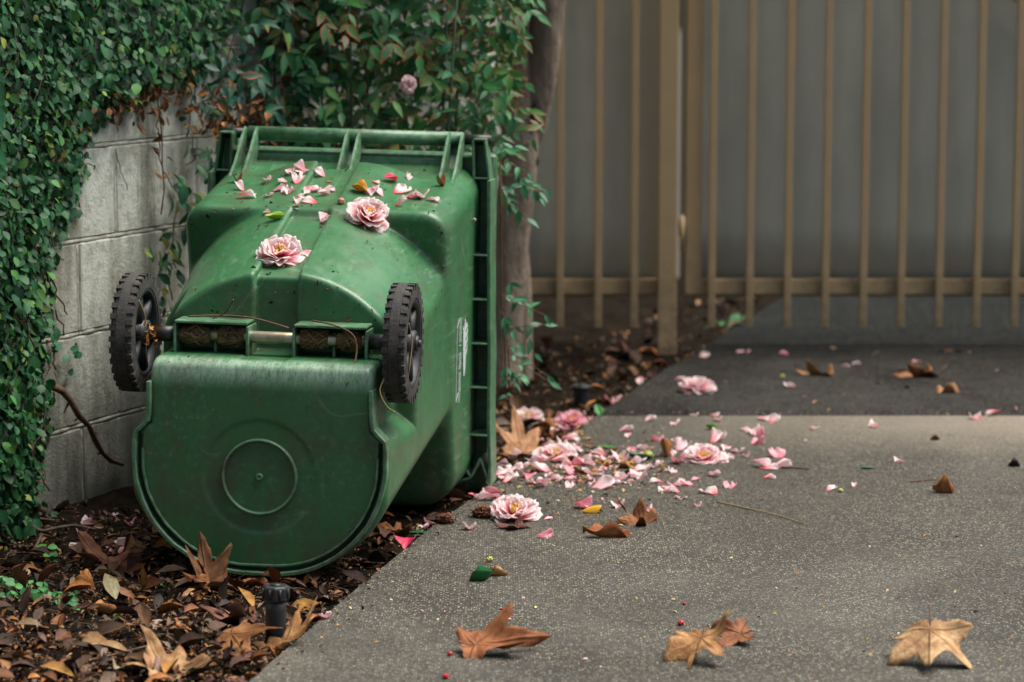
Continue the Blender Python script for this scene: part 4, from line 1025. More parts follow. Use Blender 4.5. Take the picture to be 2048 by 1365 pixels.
ground_plant('ground_ivy', 'patch of small round bright green ivy leaves on the soil at the wall\'s foot', [(40, 1190, 16, 0.03), (75, 1195, 14, 0.025), (110, 1205, 12, 0.02), (135, 1222, 6, 0.012), (20, 1180, 8, 0.02)], 0.020, [(0.045, 0.19, 0.06), (0.055, 0.22, 0.065), (0.03, 0.13, 0.05)])
ground_plant('weed_tuft', 'small tuft of green weeds under the gate beside its post', [(1478, 645, 22, 0.03), (1440, 655, 12, 0.04)], 0.026, [(0.035, 0.15, 0.06), (0.05, 0.18, 0.06)], mat='leaf')
ground_plant('seedling_sprig', 'single dark green upright sprig on the soil below the creeping fig', [(100, 1135, 4, 0.006), (97, 1120, 3, 0.005)], 0.026, [(0.03, 0.13, 0.05), (0.08, 0.25, 0.05)])

# ------------------------------------------------------------------ fallen leaves, petals, flowers
def lobed_leaf(seed, curl=0.5, fold=0.4, lobe_lift=0.3, narrow=1.0, long=1.0):
    """a plane-tree leaf: lobed outline, length about 1 along +Y from the stalk; curled and crumpled"""
    rs = random.Random(seed)
    ctl = [(0, 1.0), (9, 0.70), (20, 0.50), (27, 0.44), (36, 0.62), (48, 0.90), (55, 0.74), (68, 0.46), (76, 0.40), (88, 0.55), (104, 0.66), (112, 0.50), (132, 0.30), (160, 0.20), (180, 0.12)]
    L = [(a, r * rs.uniform(0.9, 1.1)) for a, r in ctl]; Rr = [(a, r * rs.uniform(0.9, 1.1)) for a, r in ctl]
    na, nr = 72, 7; V = [(0, 0, 0)]; uv = [(0, 0)]; ph = [rs.uniform(0, 6.3) for _ in range(4)]; k1 = rs.uniform(0.6, 1.3) * curl; k2 = rs.uniform(-0.6, 0.8) * curl; ba = rs.uniform(-0.6, 0.6)
    for i in range(1, nr + 1):
        q = i / nr
        for j in range(na):
            a = 360 * j / na; aa = a if a <= 180 else 360 - a
            r = np.interp(aa, [c[0] for c in L], [c[1] for c in (L if a <= 180 else Rr)]) * (1 + (0.05 * math.sin(j * 2.1 + ph[0]) + 0.06 * mnoise.noise(Vector((j * 0.7, seed, 0)))) * q * q)
            if aa > 0: r *= 1
            x = r * q * math.sin(R(a)) * narrow; y = r * q * math.cos(R(a)) * long
            xr = x * math.cos(ba) - y * math.sin(ba); yr = x * math.sin(ba) + y * math.cos(ba)
            lob = max(0, math.cos(R(min(abs(aa), abs(aa - 48), abs(aa - 104))) * 3.2))
            z = k1 * xr * xr * 0.7 + k2 * yr * yr * 0.6 + fold * abs(x) * 0.35 + lobe_lift * lob * q ** 3 * 0.35 * math.sin(j * 0.35 + ph[1])
            z += 0.045 * mnoise.noise(Vector((x * 4, y * 4, seed))) + 0.03 * math.sin(8 * x + ph[2]) * math.sin(9 * y + ph[3]) - 0.02 * lob * q
            z *= 0.78; V.append((x, y, z)); dv = min(abs(aa), abs(aa - 48), abs(aa - 104)); uv.append((min(1, dv / 22 * q + 0.0) if q > 0.1 else 0, q))
    F = [(0, 1 + j, 1 + (j + 1) % na) for j in range(na)]
    for i in range(nr - 1):
        for j in range(na): F.append((1 + i * na + j, 1 + (i + 1) * na + j, 1 + (i + 1) * na + (j + 1) % na, 1 + i * na + (j + 1) % na))
    return np.array(V, float) - np.array((0, 0.25, 0)), F, np.array(uv)
def fine_leaf(seed, curl=0.6, fold=0.5, width=0.22, bend=0.3, wave=0.03):
    rs = random.Random(seed); n, mW = 14, 6; V = []; uv = []; F = []; ph = rs.uniform(0, 6)
    for i in range(n + 1):
        t_ = i / n; hw = width * (math.sin(math.pi * t_ ** 0.85) ** 0.8 if 0 < t_ < 1 else 0.0) + 0.004
        for j in range(mW + 1):
            sx = 2 * j / mW - 1; x = sx * hw
            V.append((x, t_ - 0.5, fold * abs(x) + curl * x * x * 2.0 + bend * (t_ - 0.5) ** 2 + wave * math.sin(9 * t_ + ph) * sx + 0.2 * bend * (t_ - 0.5))); uv.append((abs(sx), abs(sx)))
    for i in range(n):
        for j in range(mW): a = i * (mW + 1) + j; F.append((a, a + 1, a + mW + 2, a + mW + 1))
    return np.array(V, float), F, np.array(uv)
GUV = {}
def settle(V, Rm, x, y, zsup=None, lift=0.0):
    """rest a rotated shape on whatever lies under it"""
    W = V @ Rm.T
    if zsup is None: dz = max(surf_z(x + a, y + b) - c for a, b, c in W[::3]); dz = min(dz, surf_z(x, y) - W[:, 2].min() - 0.12 * (W[:, 2].max() - W[:, 2].min()))
    else: dz = zsup - W[:, 2].min()
    return dz + lift
def place_leaf(name, label, cat, px, py, size, tpl, tint, yaw, tilt=(0, 0), m='dry', stalk=0.0, z=None, group=None, stalk_tint=None, lift=0.0, world=None):
    size *= 0.80 if size > 0.09 else 0.9
    v, f, uv = tpl; v = v * size
    Rm = np.array((Matrix.Rotation(R(yaw), 3, 'Z') @ Matrix.Rotation(R(tilt[0]), 3, 'X') @ Matrix.Rotation(R(tilt[1]), 3, 'Y')))
    if world is None:
        zz = DRIVE_Z; p = ground(px, py, zz); zz = surf_z(p.x, p.y); p = ground(px, py, zz)
    else: p = world; zz = z
    mb = MB(); mb.add(v @ Rm.T, f, tint, uv); o = mb.build(name, M[m]); so = o.modifiers.new('thick', 'SOLIDIFY'); so.thickness = 0.0006
    o.location = (p.x, p.y, settle(v, Rm, p.x, p.y, z, lift)); tag(o, label, cat, group)
    if stalk:
        sb = MB(); a = Vector(v[np.argmin(v[:, 1])] if name != 'sycamore_leaf' else (0, -0.25 * size, 0)); d = Vector((0, -stalk, 0.25 * stalk))
        P = [Rm_v(Rm, q) for q in (a, a + d * 0.5, a + d + Vector((0, 0, 0.15 * stalk)))]
        sb.tube(P, [0.0012, 0.0010, 0.0018], 6); sb.build('stalk', M['twig'], o)
    return o
def Rm_v(Rm, q): return Vector((Rm @ np.array((q.x, q.y, q.z))).tolist())
RUST = (0.33, 0.115, 0.038); TANL = (0.56, 0.32, 0.13); BRN = (0.22, 0.085, 0.038); ORG = (0.42, 0.16, 0.045); DKB = (0.11, 0.05, 0.028); OLV = (0.20, 0.16, 0.07)
SY = 'sycamore_leaf'
# on the pavement
place_leaf(SY, 'rust brown sycamore leaf with a long pointed lobe on the near pavement', 'dry leaf', 985, 1306, 0.165, lobed_leaf(11, 0.9, 0.9, 0.7, 0.6, 1.15), (0.36, 0.14, 0.055), -78, (6, 26), stalk=0.03)
place_leaf(SY, 'tan two-toned sycamore leaf with an upright stalk in front of the darker curled leaf', 'dry leaf', 1395, 1322, 0.145, lobed_leaf(12, 0.7, 0.6, 0.9, 0.8), (0.52, 0.29, 0.12), 160, (-24, 8), stalk=0.03)
place_leaf(SY, 'small reddish brown curled leaf just behind the tan two-toned leaf', 'dry leaf', 1458, 1285, 0.12, lobed_leaf(13, 0.7, 0.6, 0.7, 0.7), (0.31, 0.13, 0.06), 95, (-4, -24), stalk=0.02)
place_leaf(SY, 'pale tan sycamore leaf standing on its lobes with a raised stalk, at the right front', 'dry leaf', 1860, 1330, 0.165, lobed_leaf(14, -0.9, -0.3, 0.6, 0.95), (0.60, 0.39, 0.20), 172, (-30, 4), stalk=0.05)
place_leaf(SY, 'crumpled brown sycamore leaf beside the small yellow leaf', 'dry leaf', 1272, 1046, 0.105, lobed_leaf(15, 1.3, 1.2, 1.0, 0.8), (0.30, 0.125, 0.048), 60, (14, -12))
place_leaf('withered_leaf', 'narrow twisted brown leaf in front of the crumpled sycamore leaf', 'dry leaf', 1212, 1076, 0.135, fine_leaf(3, 2.2, 1.2, 0.13, 0.4, 0.10), RUST, 92, (3, 20), stalk=0.02)
place_leaf('yellow_leaf', 'small glossy yellow oval leaf on the pavement near the crumpled brown leaf', 'leaf', 1183, 1026, 0.056, fine_leaf(4, -1.2, -0.5, 0.30, -0.3, 0.01), (0.62, 0.34, 0.025), 82, (-14, 0), m='leaf')
place_leaf('green_leaf', 'curled dark green leaf tipped up on the near pavement beside a split tan leaf', 'leaf', 968, 1162, 0.062, fine_leaf(5, 1.6, 0.9, 0.30, 0.9, 0.02), (0.03, 0.17, 0.05), 75, (-35, 0), m='leaf', stalk=0.012)
place_leaf('withered_leaf', 'split tan leaf lying against the curled green leaf on the near pavement', 'dry leaf', 990, 1152, 0.062, fine_leaf(6, 1.5, 0.8, 0.24, 0.6, 0.06), TANL, 100, (8, 10))
place_leaf('withered_leaf', 'upright orange folded leaf among the petals left of the wide flower', 'dry leaf', 1330, 915, 0.075, fine_leaf(7, 2.0, 1.2, 0.22, 0.5, 0.03), (0.45, 0.20, 0.07), 160, (58, 10))
place_leaf('green_leaf', 'dark green folded leaf between the upright orange leaf and the loose petals', 'leaf', 1278, 920, 0.085, fine_leaf(8, 1.4, 0.8, 0.20, 1.2, 0.02), (0.022, 0.11, 0.04), 96, (0, 0), m='leaf')
place_leaf('green_leaf', 'flat bright green leaf among brown flower remains near the pavement edge', 'leaf', 1207, 896, 0.072, fine_leaf(9, 0.3, 0.2, 0.22, 0.2, 0.0), (0.05, 0.24, 0.07), 92, (0, 0), m='leaf')
place_leaf('withered_leaf', 'ochre leaf scrap under petals in front of the dark green folded leaf', 'dry leaf', 1245, 936, 0.055, fine_leaf(10, 1.0, 0.7, 0.30, 0.4, 0.05), (0.42, 0.22, 0.06), 60, (4, 4))
place_leaf('green_leaf', 'bright green leaf tip standing up on the pavement near the joint', 'leaf', 1422, 860, 0.045, fine_leaf(11, 0.8, 0.6, 0.32, 0.5, 0.0), (0.13, 0.34, 0.05), 110, (20, 25), m='leaf')
place_leaf('green_leaf', 'narrow dark green leaf lying alone on the open pavement', 'leaf', 1734, 938, 0.052, fine_leaf(12, 0.8, 0.5, 0.16, 0.4, 0.0), (0.022, 0.12, 0.055), 80, (0, 0), m='leaf')
place_leaf('withered_leaf', 'small orange crumpled leaf at the right side of the open pavement', 'dry leaf', 1886, 986, 0.060, fine_leaf(13, 2.4, 1.4, 0.30, 0.9, 0.14), (0.40, 0.16, 0.055), 70, (0, 10), stalk=0.012)
place_leaf(SY, 'large tan curled leaf on the dark apron behind the fan-shaped camellia', 'dry leaf', 1636, 752, 0.135, lobed_leaf(16, 1.4, 0.8, 0.6, 0.75), (0.46, 0.23, 0.085), 80, (-6, 6))
place_leaf(SY, 'large brown long-stalked leaf on the dark apron beside the pale leaf', 'dry leaf', 1838, 756, 0.155, lobed_leaf(17, 1.2, 0.9, 0.7, 0.7), (0.38, 0.17, 0.062), 100, (-8, 10), stalk=0.07)
place_leaf('pale_leaf', 'pale greenish white leaf on the dark apron beside the long-stalked brown leaf', 'leaf', 1919, 753, 0.072, fine_leaf(14, 0.3, 0.2, 0.20, 0.2, 0.0), (0.42, 0.44, 0.24), 86, (0, 0), m='leaf')
place_leaf('withered_leaf', 'small ragged tan leaf in front of the pale leaf on the apron', 'dry leaf', 1897, 788, 0.085, fine_leaf(15, 1.8, 1.0, 0.22, 0.6, 0.16), (0.42, 0.22, 0.10), 96, (0, 0))
place_leaf('withered_leaf', 'dark brown leaf lying flat on the apron below the gate\'s right bars', 'dry leaf', 1905, 706, 0.12, fine_leaf(16, 0.8, 0.5, 0.14, 0.2, 0.04), DKB, 92, (0, 0))
place_leaf('withered_leaf', 'almost black dried leaf at the right border of the open pavement', 'dry leaf', 2028, 933, 0.036, fine_leaf(17, 1.6, 1.0, 0.34, 0.6, 0.05), (0.03, 0.025, 0.022), 80, (0, 0))
place_leaf('withered_leaf', 'dark reddish crumbs of a leaf just behind the open pavement\'s joint', 'dry leaf', 1870, 880, 0.030, fine_leaf(18, 1.6, 1.0, 0.30, 0.6, 0.05), BRN, 80, (0, 0))
place_leaf(SY, 'dull brown leaf lying under the front of the big striped camellia', 'dry leaf', 1025, 1056, 0.075, lobed_leaf(18, 0.3, 0.3, 0.5, 0.9), (0.14, 0.055, 0.04), 40, (0, 0))
# on the soil
place_leaf(SY, 'brown sycamore leaf with one tall lobe standing up against the bin\'s base', 'dry leaf', 412, 1180, 0.170, lobed_leaf(21, 1.1, 1.6, 0.6, 0.55), (0.24, 0.118, 0.055), 20, (58, 8))
place_leaf(SY, 'rust coloured leaf lying in front of the tall-lobed leaf at the bin\'s base', 'dry leaf', 425, 1180, 0.125, lobed_leaf(22, 1.1, 0.8, 0.8, 0.7), (0.36, 0.15, 0.058), 130, (10, -20))
place_leaf('withered_leaf', 'orange brown leaf touching the bottom edge of the bin', 'dry leaf', 512, 1172, 0.070, fine_leaf(23, 1.2, 0.6, 0.26, 0.3, 0.04), (0.38, 0.15, 0.05), 84, (10, 0))
place_leaf('withered_leaf', 'small brown leaf behind the black sprinkler head touching the bin', 'dry leaf', 580, 1172, 0.055, fine_leaf(24, 1.2, 0.6, 0.24, 0.4, 0.04), (0.36, 0.15, 0.055), 60, (0, 0))
place_leaf(SY, 'reddish brown leaf with scalloped edge lying left of the bin', 'dry leaf', 200, 1132, 0.125, lobed_leaf(25, 0.5, 0.3, 0.9, 0.75), (0.32, 0.135, 0.080), 70, (28, 0))
place_leaf(SY, 'reddish brown leaf lobed like a star in front of the scalloped one', 'dry leaf', 262, 1142, 0.120, lobed_leaf(26, 0.4, 0.5, 0.4, 0.8), (0.30, 0.115, 0.065), -80, (20, 0))
place_leaf('green_leaf', 'glossy bright green leaf lying on the brown litter left of the bin', 'leaf', 306, 1180, 0.060, fine_leaf(27, 0.6, 0.4, 0.22, -0.4, 0.0), (0.045, 0.27, 0.055), 92, (10, 0), m='leaf')
place_leaf('withered_leaf', 'narrow yellowish leaf right of the glossy green leaf', 'dry leaf', 372, 1170, 0.055, fine_leaf(28, 1.0, 0.6, 0.18, 0.4, 0.0), (0.52, 0.24, 0.05), 80, (0, 0))
place_leaf('withered_leaf', 'orange rolled leaf behind the ivy patch on the litter', 'dry leaf', 165, 1178, 0.065, fine_leaf(29, 2.8, 1.2, 0.30, 0.4, 0.05), (0.44, 0.19, 0.06), 75, (0, 0))
place_leaf('withered_leaf', 'orange pointed leaf tipped up beside the ivy patch', 'dry leaf', 205, 1228, 0.070, fine_leaf(30, 1.4, 0.8, 0.26, 0.6, 0.04), (0.46, 0.22, 0.08), 140, (24, 0))
place_leaf(SY, 'big brown veined leaf arched over the litter left of the sprinkler head', 'dry leaf', 490, 1296, 0.165, lobed_leaf(31, -0.6, -0.5, 0.4, 0.8), (0.36, 0.165, 0.062), -120, (14, 20), stalk=0.05)
place_leaf(SY, 'big tan leaf leaning between the sprinkler head and the pavement edge', 'dry leaf', 592, 1285, 0.150, lobed_leaf(32, 0.7, 1.0, 0.3, 0.6), (0.52, 0.29, 0.115), -60, (38, -10), stalk=0.06)
place_leaf(SY, 'pale tan leaf with raised tips at the very bottom of the litter', 'dry leaf', 325, 1350, 0.150, lobed_leaf(33, 0.5, 0.7, 0.9, 0.85), (0.46, 0.28, 0.13), 40, (26, 0), stalk=0.04)
place_leaf('withered_leaf', 'brown boat shaped leaf on the litter above the pale tan leaf', 'dry leaf', 358, 1273, 0.068, fine_leaf(34, 1.0, 0.7, 0.22, 0.3, 0.03), (0.40, 0.18, 0.065), 84, (0, 0))
place_leaf(SY, 'dark purple brown leaf under the big arched leaf', 'dry leaf', 470, 1245, 0.120, lobed_leaf(35, 0.4, 0.4, 0.5, 0.9), (0.17, 0.065, 0.042), 100, (10, 0))
place_leaf(SY, 'dull brown flat leaf in the shade between wall and bin', 'dry leaf', 255, 1090, 0.140, lobed_leaf(36, 0.2, 0.2, 0.3, 0.9), (0.15, 0.070, 0.042), 60, (4, 0))
place_leaf(SY, 'curled orange brown leaf in the gap between bin and pavement edge', 'dry leaf', 782, 1070, 0.095, lobed_leaf(37, 1.4, 1.0, 0.5, 0.8), (0.40, 0.18, 0.065), 110, (12, 0))
place_leaf('green_leaf', 'dark green leaf in the gap right of the curled orange brown leaf', 'leaf', 838, 1065, 0.058, fine_leaf(38, 0.5, 0.3, 0.24, 0.2, 0.0), (0.022, 0.13, 0.05), 80, (0, 0), m='leaf')
place_leaf('brown_leaf', 'ochre brown leaf under the bin\'s folded rim corner', 'dry leaf', 935, 985, 0.085, lobed_leaf(39, 1.0, 0.8, 0.5, 0.8), (0.36, 0.18, 0.06), 90, (8, 0))
place_leaf(SY, 'large pale tan sycamore leaf leaning against the right rim of the bin', 'dry leaf', 1040, 905, 0.180, lobed_leaf(40, 0.3, 0.3, 0.3, 0.85), (0.50, 0.27, 0.135), 20, (48, 10))
place_leaf('withered_leaf', 'orange leaf between the two far camellias on the soil', 'dry leaf', 1090, 862, 0.10, fine_leaf(41, 1.4, 0.9, 0.28, 0.4, 0.05), (0.44, 0.19, 0.055), 60, (8, 0))
place_leaf(SY, 'pinkish brown leaf on the far soil left of the gate post', 'dry leaf', 1248, 716, 0.125, lobed_leaf(42, 1.0, 0.8, 0.5, 0.8), (0.36, 0.165, 0.095), 80, (26, 0))
place_leaf('withered_leaf', 'orange brown leaf on the far soil right beside the gate post', 'dry leaf', 1296, 714, 0.080, fine_leaf(43, 1.4, 0.9, 0.24, 0.4, 0.05), (0.42, 0.17, 0.05), 84, (8, 0))
place_leaf('green_leaf', 'small green leaf on the soil behind the bright red petal', 'leaf', 1196, 828, 0.05, fine_leaf(44, 0.5, 0.3, 0.30, 0.2, 0.0), (0.05, 0.22, 0.06), 20, (40, 0), m='leaf')

# the two pop-up sprinkler heads
def sprinkler(px, py, h, r, label, tilt=0):
    p = ground(px, py, 0.0); z0 = soil_z(p.x, p.y); o = empty('sprinkler_riser', (p.x, p.y, z0 - 0.004)); tag(o, label, 'sprinkler', 'pop-up sprinklers'); o.rotation_euler = (0, R(tilt), 0)
    t = MB(); t.tube([(0, 0, -0.02), (0, 0, h * 0.30), (0, 0, h * 0.62), (0, 0, h * 0.78)], [r * 0.95, r * 0.98, r, r], 24); t.build('tube', M['black'], o)
    k = MB(); k.tube([(0, 0, h * 0.76), (0, 0, h * 0.80), (0, 0, h * 0.97), (0, 0, h)], [r * 1.18, r * 1.32, r * 1.32, r * 1.18], 8); q = k.build('cap', M['black'], o)
    q.data.polygons.foreach_set('use_smooth', [False] * len(q.data.polygons)); b_ = q.modifiers.new('edge', 'BEVEL'); b_.width = 0.0015
    n_ = MB()
    for j in range(8):
        a = 2 * math.pi * (j + 0.5) / 8; n_.box((r * 1.26 * math.cos(a), r * 1.26 * math.sin(a), h * 0.885), (0.004, 0.004, h * 0.16), rot=Matrix.Rotation(a, 3, 'Z'))
    n_.tube([(0, 0, h), (0, 0, h + 0.0025)], r * 0.55, 16); n_.build('cap_ribs', M['black'], o)
sprinkler(551, 1280, 0.128, 0.0205, 'black sprinkler riser with ribbed cap in front of the bin\'s base', 1)
sprinkler(1163, 806, 0.070, 0.024, 'short black sprinkler riser on the far soil near the pavement edge', 0)

# flowers
def petal_mesh(nu=9, nv=8, width=0.62, cup=0.35, curl=0.3, frill=0.06, seed=0):
    rs = random.Random(seed); ph = rs.uniform(0, 6); V = []; uv = []
    for i in range(nv + 1):
        v_ = i / nv; hw = width * 0.5 * (0.22 + 0.78 * math.sin(min(1, v_ * 1.12) * math.pi * 0.56)) * (1 if v_ < 0.75 else 1 - 0.42 * ((v_ - 0.75) / 0.25) ** 2)
        for j in range(nu + 1):
            u_ = 2 * j / nu - 1; L = v_ * (1 - 0.13 * (u_ ** 2) * v_ + 0.05 * v_ * math.cos(u_ * 9 + ph))
            z = cup * (u_ * hw) ** 2 * 3.0 + curl * (v_ ** 2) + frill * v_ ** 2 * math.sin(u_ * 5 + ph)
            V.append((u_ * hw, L, z)); uv.append((u_ * 0.5, v_))
    F = [(i * (nu + 1) + j, i * (nu + 1) + j + 1, (i + 1) * (nu + 1) + j + 1, (i + 1) * (nu + 1) + j) for i in range(nv) for j in range(nu)]
    return np.array(V, float), F, np.array(uv)
PET = [petal_mesh(nu=11, nv=9, width=random.uniform(1.1, 1.45), cup=random.uniform(0.0, 0.22), curl=random.uniform(-0.12, 0.18), frill=random.uniform(0.05, 0.10), seed=i) for i in range(10)]
def flower(label, loc, up, radius, seed, mats='bloom', group='whole camellia blooms', squash=1.0, open_=1.0, spin=0.0, center=True):
    rs = random.Random(seed); up = np.array(up, float); up /= np.linalg.norm(up); Rm = frame_from(up, np.array([0.3, 1, 0.1]))
    o = empty('camellia_flower', loc); tag(o, label, 'flower', group); mb = MB(); k = 0
    for layer, (n, rad, el, L) in enumerate(((6, 0.10, 0, 1.0), (6, 0.12, 17, 0.96), (5, 0.12, 36, 0.86), (4, 0.10, 54, 0.72), (3, 0.08, 66, 0.52))):
        for i in range(n):
            a = 2 * math.pi * (i + 0.5 * layer + rs.uniform(-0.25, 0.25)) / n + spin; e = R(el + rs.uniform(-12, 12)) * open_
            q = Matrix.Rotation(a, 3, 'Z') @ Matrix.Rotation(e, 3, 'X') @ Matrix.Rotation(rs.uniform(-0.35, 0.35), 3, 'Y')
            v, f, uv = PET[rs.randrange(len(PET))]; s = radius * L * rs.uniform(0.85, 1.1)
            w_ = (v * s) @ np.array(q).T + np.array((-math.sin(a) * rad * radius, math.cos(a) * rad * radius, 0.05 * radius * layer))
            w_[:, 2] *= squash; tt = rs.random(); mb.add(w_ @ Rm.T, f, (tt, tt, tt), uv)
    p_ = mb.build('petals', M[mats], o); so = p_.modifiers.new('thick', 'SOLIDIFY'); so.thickness = 0.0004
    if center:
        st = MB()
        for i in range(34):
            a = rs.uniform(0, 6.28); rr = radius * 0.24 * math.sqrt(rs.random()); top = np.array((rr * math.cos(a), rr * math.sin(a), radius * rs.uniform(0.36, 0.60) * squash)); bs_ = top * np.array((0.35, 0.35, 0.2))
            st.tube([Vector(Rm @ bs_), Vector(Rm @ top)], 0.0007, 4); st.box(Rm @ top, (0.0026, 0.0026, 0.0036))
        st.build('stamens', M['stamen'], o)
    return o
def on_bin(px, py):
    d = ray(px, py).normalized(); h = bvh.ray_cast(Vector((0, 0, CAM_H)), d); return h[0], h[1]
def bin_flower(px, py, radius, seed, label, lean, **kw):
    p, n = on_bin(px, py); u = np.array(n) * 1.0 + np.array(lean); return flower(label, p + n * 0.006, u, radius, seed, **kw)
bin_flower(560, 520, 0.050, 101, 'pink and white striped camellia on the bin\'s back, nearer the axle', (0.05, -0.60, 0.3))
bin_flower(733, 442, 0.048, 102, 'pink and white striped camellia on the bin\'s shoulder, nearer the handle', (0.1, -0.55, 0.3))
def gflower(px, py, radius, seed, label, lean, h=0.004, **kw):
    p = ground(px, py, DRIVE_Z); p = ground(px, py, surf_z(p.x, p.y)); return flower(label, p + Vector((0, 0, h)), np.array((0, 0, 1.0)) + np.array(lean), radius, seed, **kw)
gflower(1028, 1038, 0.058, 103, 'large pink and white striped camellia on the pavement edge by the brown husk', (0.05, -0.42, 0))
gflower(1396, 786, 0.055, 104, 'pink camellia cut open like a fan, alone on the dark apron', (0.0, -0.25, 0), mats='petal_pale', open_=1.1)
gflower(1408, 922, 0.058, 105, 'flattened pink and white camellia on the pavement right of the upright orange leaf', (0.05, -0.35, 0), squash=0.6)
gflower(1112, 916, 0.058, 106, 'browning flattened camellia on the pavement edge behind the loose petals', (0.0, -0.3, 0), squash=0.5)
gflower(1056, 846, 0.043, 107, 'deep pink camellia on the soil nearest the bin\'s rim', (-0.1, -0.5, 0), mats='petal')
gflower(1143, 852, 0.046, 108, 'pink camellia on the soil right of the deep pink one', (0.1, -0.4, 0), squash=0.8, mats='petal_pink')
p_ = at_depth(815, 170, 6.93); flower('single pale pink camellia blossom hanging in the nandina above the handle', p_, (0.6, -0.8, -0.3), 0.024, 109, mats='petal_pale', center=False, group='whole camellia blooms')

# loose petals: each its own object; every label names its kind, place and nearest landmark
LAND = [('the large camellia', 1028, 1020), ('the yellow leaf', 1183, 1026), ('the crumpled brown leaf', 1272, 1046), ('the flattened camellia', 1408, 912),
        ('the upright orange leaf', 1330, 915), ('the dark folded leaf', 1278, 920), ('the browning camellia', 1112, 908), ('the fan-shaped camellia', 1396, 773), ('the leaning tan leaf', 1040, 905),
        ('the straw stalk', 1525, 1030), ('the long dark twig', 1590, 941), ('the bright green leaf tip', 1422, 860), ('the narrow dark green leaf', 1734, 938), ('the tan curled apron leaf', 1636, 752),
        ('the brown apron leaf', 1838, 756), ('the far sprinkler riser', 1163, 790), ('the gate post', 1333, 705), ('the flat bright green leaf', 1207, 896), ('the orange crumpled leaf', 1886, 986)]
BLAND = [('the lower camellia', 558, 505), ('the upper camellia', 733, 432), ('the orange yellow leaf', 718, 381), ('the hot pink petal', 779, 361), ('the left bracket', 490, 340), ('the centre bracket', 690, 350), ('the right bracket', 885, 350), ('the yellow-green leaf', 555, 438)]
SOILP = [('the grey branch', 200, 1000), ('the scalloped brown leaf', 200, 1132), ('the sprinkler head', 551, 1220), ('the red petal in the gap', 815, 1090)]
used_labels = set()
ORD = ['', 'second ', 'third ', 'fourth ', 'fifth ', 'sixth ', 'seventh ', 'eighth ', 'ninth ', 'tenth ']
def petal_label(kind, px, py, lands, where):
    best = sorted(lands, key=lambda l: math.hypot(l[1] - px, (l[2] - py) * 2.2))
    for nm, lx, ly in best[:3]:
        dx, dy = px - lx, (py - ly) * 2.2
        side = ('right of' if dx > 0 else 'left of') if abs(dx) > abs(dy) else ('in front of' if dy > 0 else 'behind')
        lab = f'{kind} petal {where} {side} {nm}'
        if lab not in used_labels: used_labels.add(lab); return lab
    for k in range(1, 10):
        nm, lx, ly = best[0]; lab = f'{ORD[k]}{kind} petal {where} by {nm}'
        if lab not in used_labels: used_labels.add(lab); return lab
KINDS = {'petal': 'pink striped', 'petal_pale': 'pale pink', 'petal_pink': 'pink', 'petal_hot': 'bright crimson'}
PM = {}
def loose_petal(px, py, size, kind=None, surf='ground', shape=None):
    kind = kind or random.choice(('petal', 'petal', 'petal_pale', 'petal_pale', 'petal_pale', 'petal_pink'))
    k = shape if shape is not None else random.randrange(10)
    if (k, kind) not in PM:
        rs = random.Random(50 + k); v, f, uv = petal_mesh(width=rs.uniform(0.55, 1.0), cup=rs.uniform(0.2, 1.1), curl=rs.uniform(-0.15, 0.42), frill=rs.uniform(0.04, 0.16), seed=20 + k)
        v = v - np.array((0, 0.5, 0)); mb = MB(); mb.add(v, f, (rs.random(),) * 3, uv); me = mb.mesh('petal'); me.materials.append(M[kind]); PM[(k, kind)] = (me, v)
    me, v = PM[(k, kind)]; size *= 1.2 if surf == 'ground' else 1.02
    o = bpy.data.objects.new('camellia_petal', me); C.objects.link(o); so = o.modifiers.new('thick', 'SOLIDIFY'); so.thickness = 0.012
    yaw = random.uniform(0, 360); tl = (random.gauss(0, 9), random.gauss(0, 9)); word = ''
    if surf == 'bin':
        p, n = on_bin(px, py); q = Vector((0, 0, 1)).rotation_difference(n).to_matrix() @ Matrix.Rotation(R(yaw), 3, 'Z') @ Matrix.Rotation(R(tl[0]), 3, 'X') @ Matrix.Rotation(R(tl[1]), 3, 'Y')
        W = (v * size) @ np.array(q).T; o.location = p + n * (-(W @ np.array(n)).min() + 0.0005); lands, wh = BLAND, 'on the bin'
    else:
        p = ground(px, py, DRIVE_Z); zz = surf_z(p.x, p.y); p = ground(px, py, zz); q = Matrix.Rotation(R(yaw), 3, 'Z') @ Matrix.Rotation(R(tl[0]), 3, 'X') @ Matrix.Rotation(R(tl[1]), 3, 'Y')
        W = (v * size) @ np.array(q).T; o.location = (p.x, p.y, settle(v * size, np.array(q), p.x, p.y))
        on = 'pavement' if p.x > edge_x(p.y) else 'soil'
        if on == 'pavement' and p.y > JOINT: on = 'apron'
        wh = 'on the ' + on; lands = LAND if px > 860 else SOILP
    o.rotation_euler = q.to_euler(); o.scale = (size,) * 3
    if kind == 'petal_hot': lab = 'single bright crimson petal ' + ('on the bin near the centre bracket' if surf == 'bin' else 'in the gap between the bin and the pavement')
    else:
        sz = 'tiny ' if size < 0.027 else ('large ' if size > 0.052 else '')
        lab = petal_label(sz + KINDS[kind], px, py, lands, wh)
    tag(o, lab, 'petal', 'loose petals on the bin' if surf == 'bin' else 'loose petals on the ground')
    return o
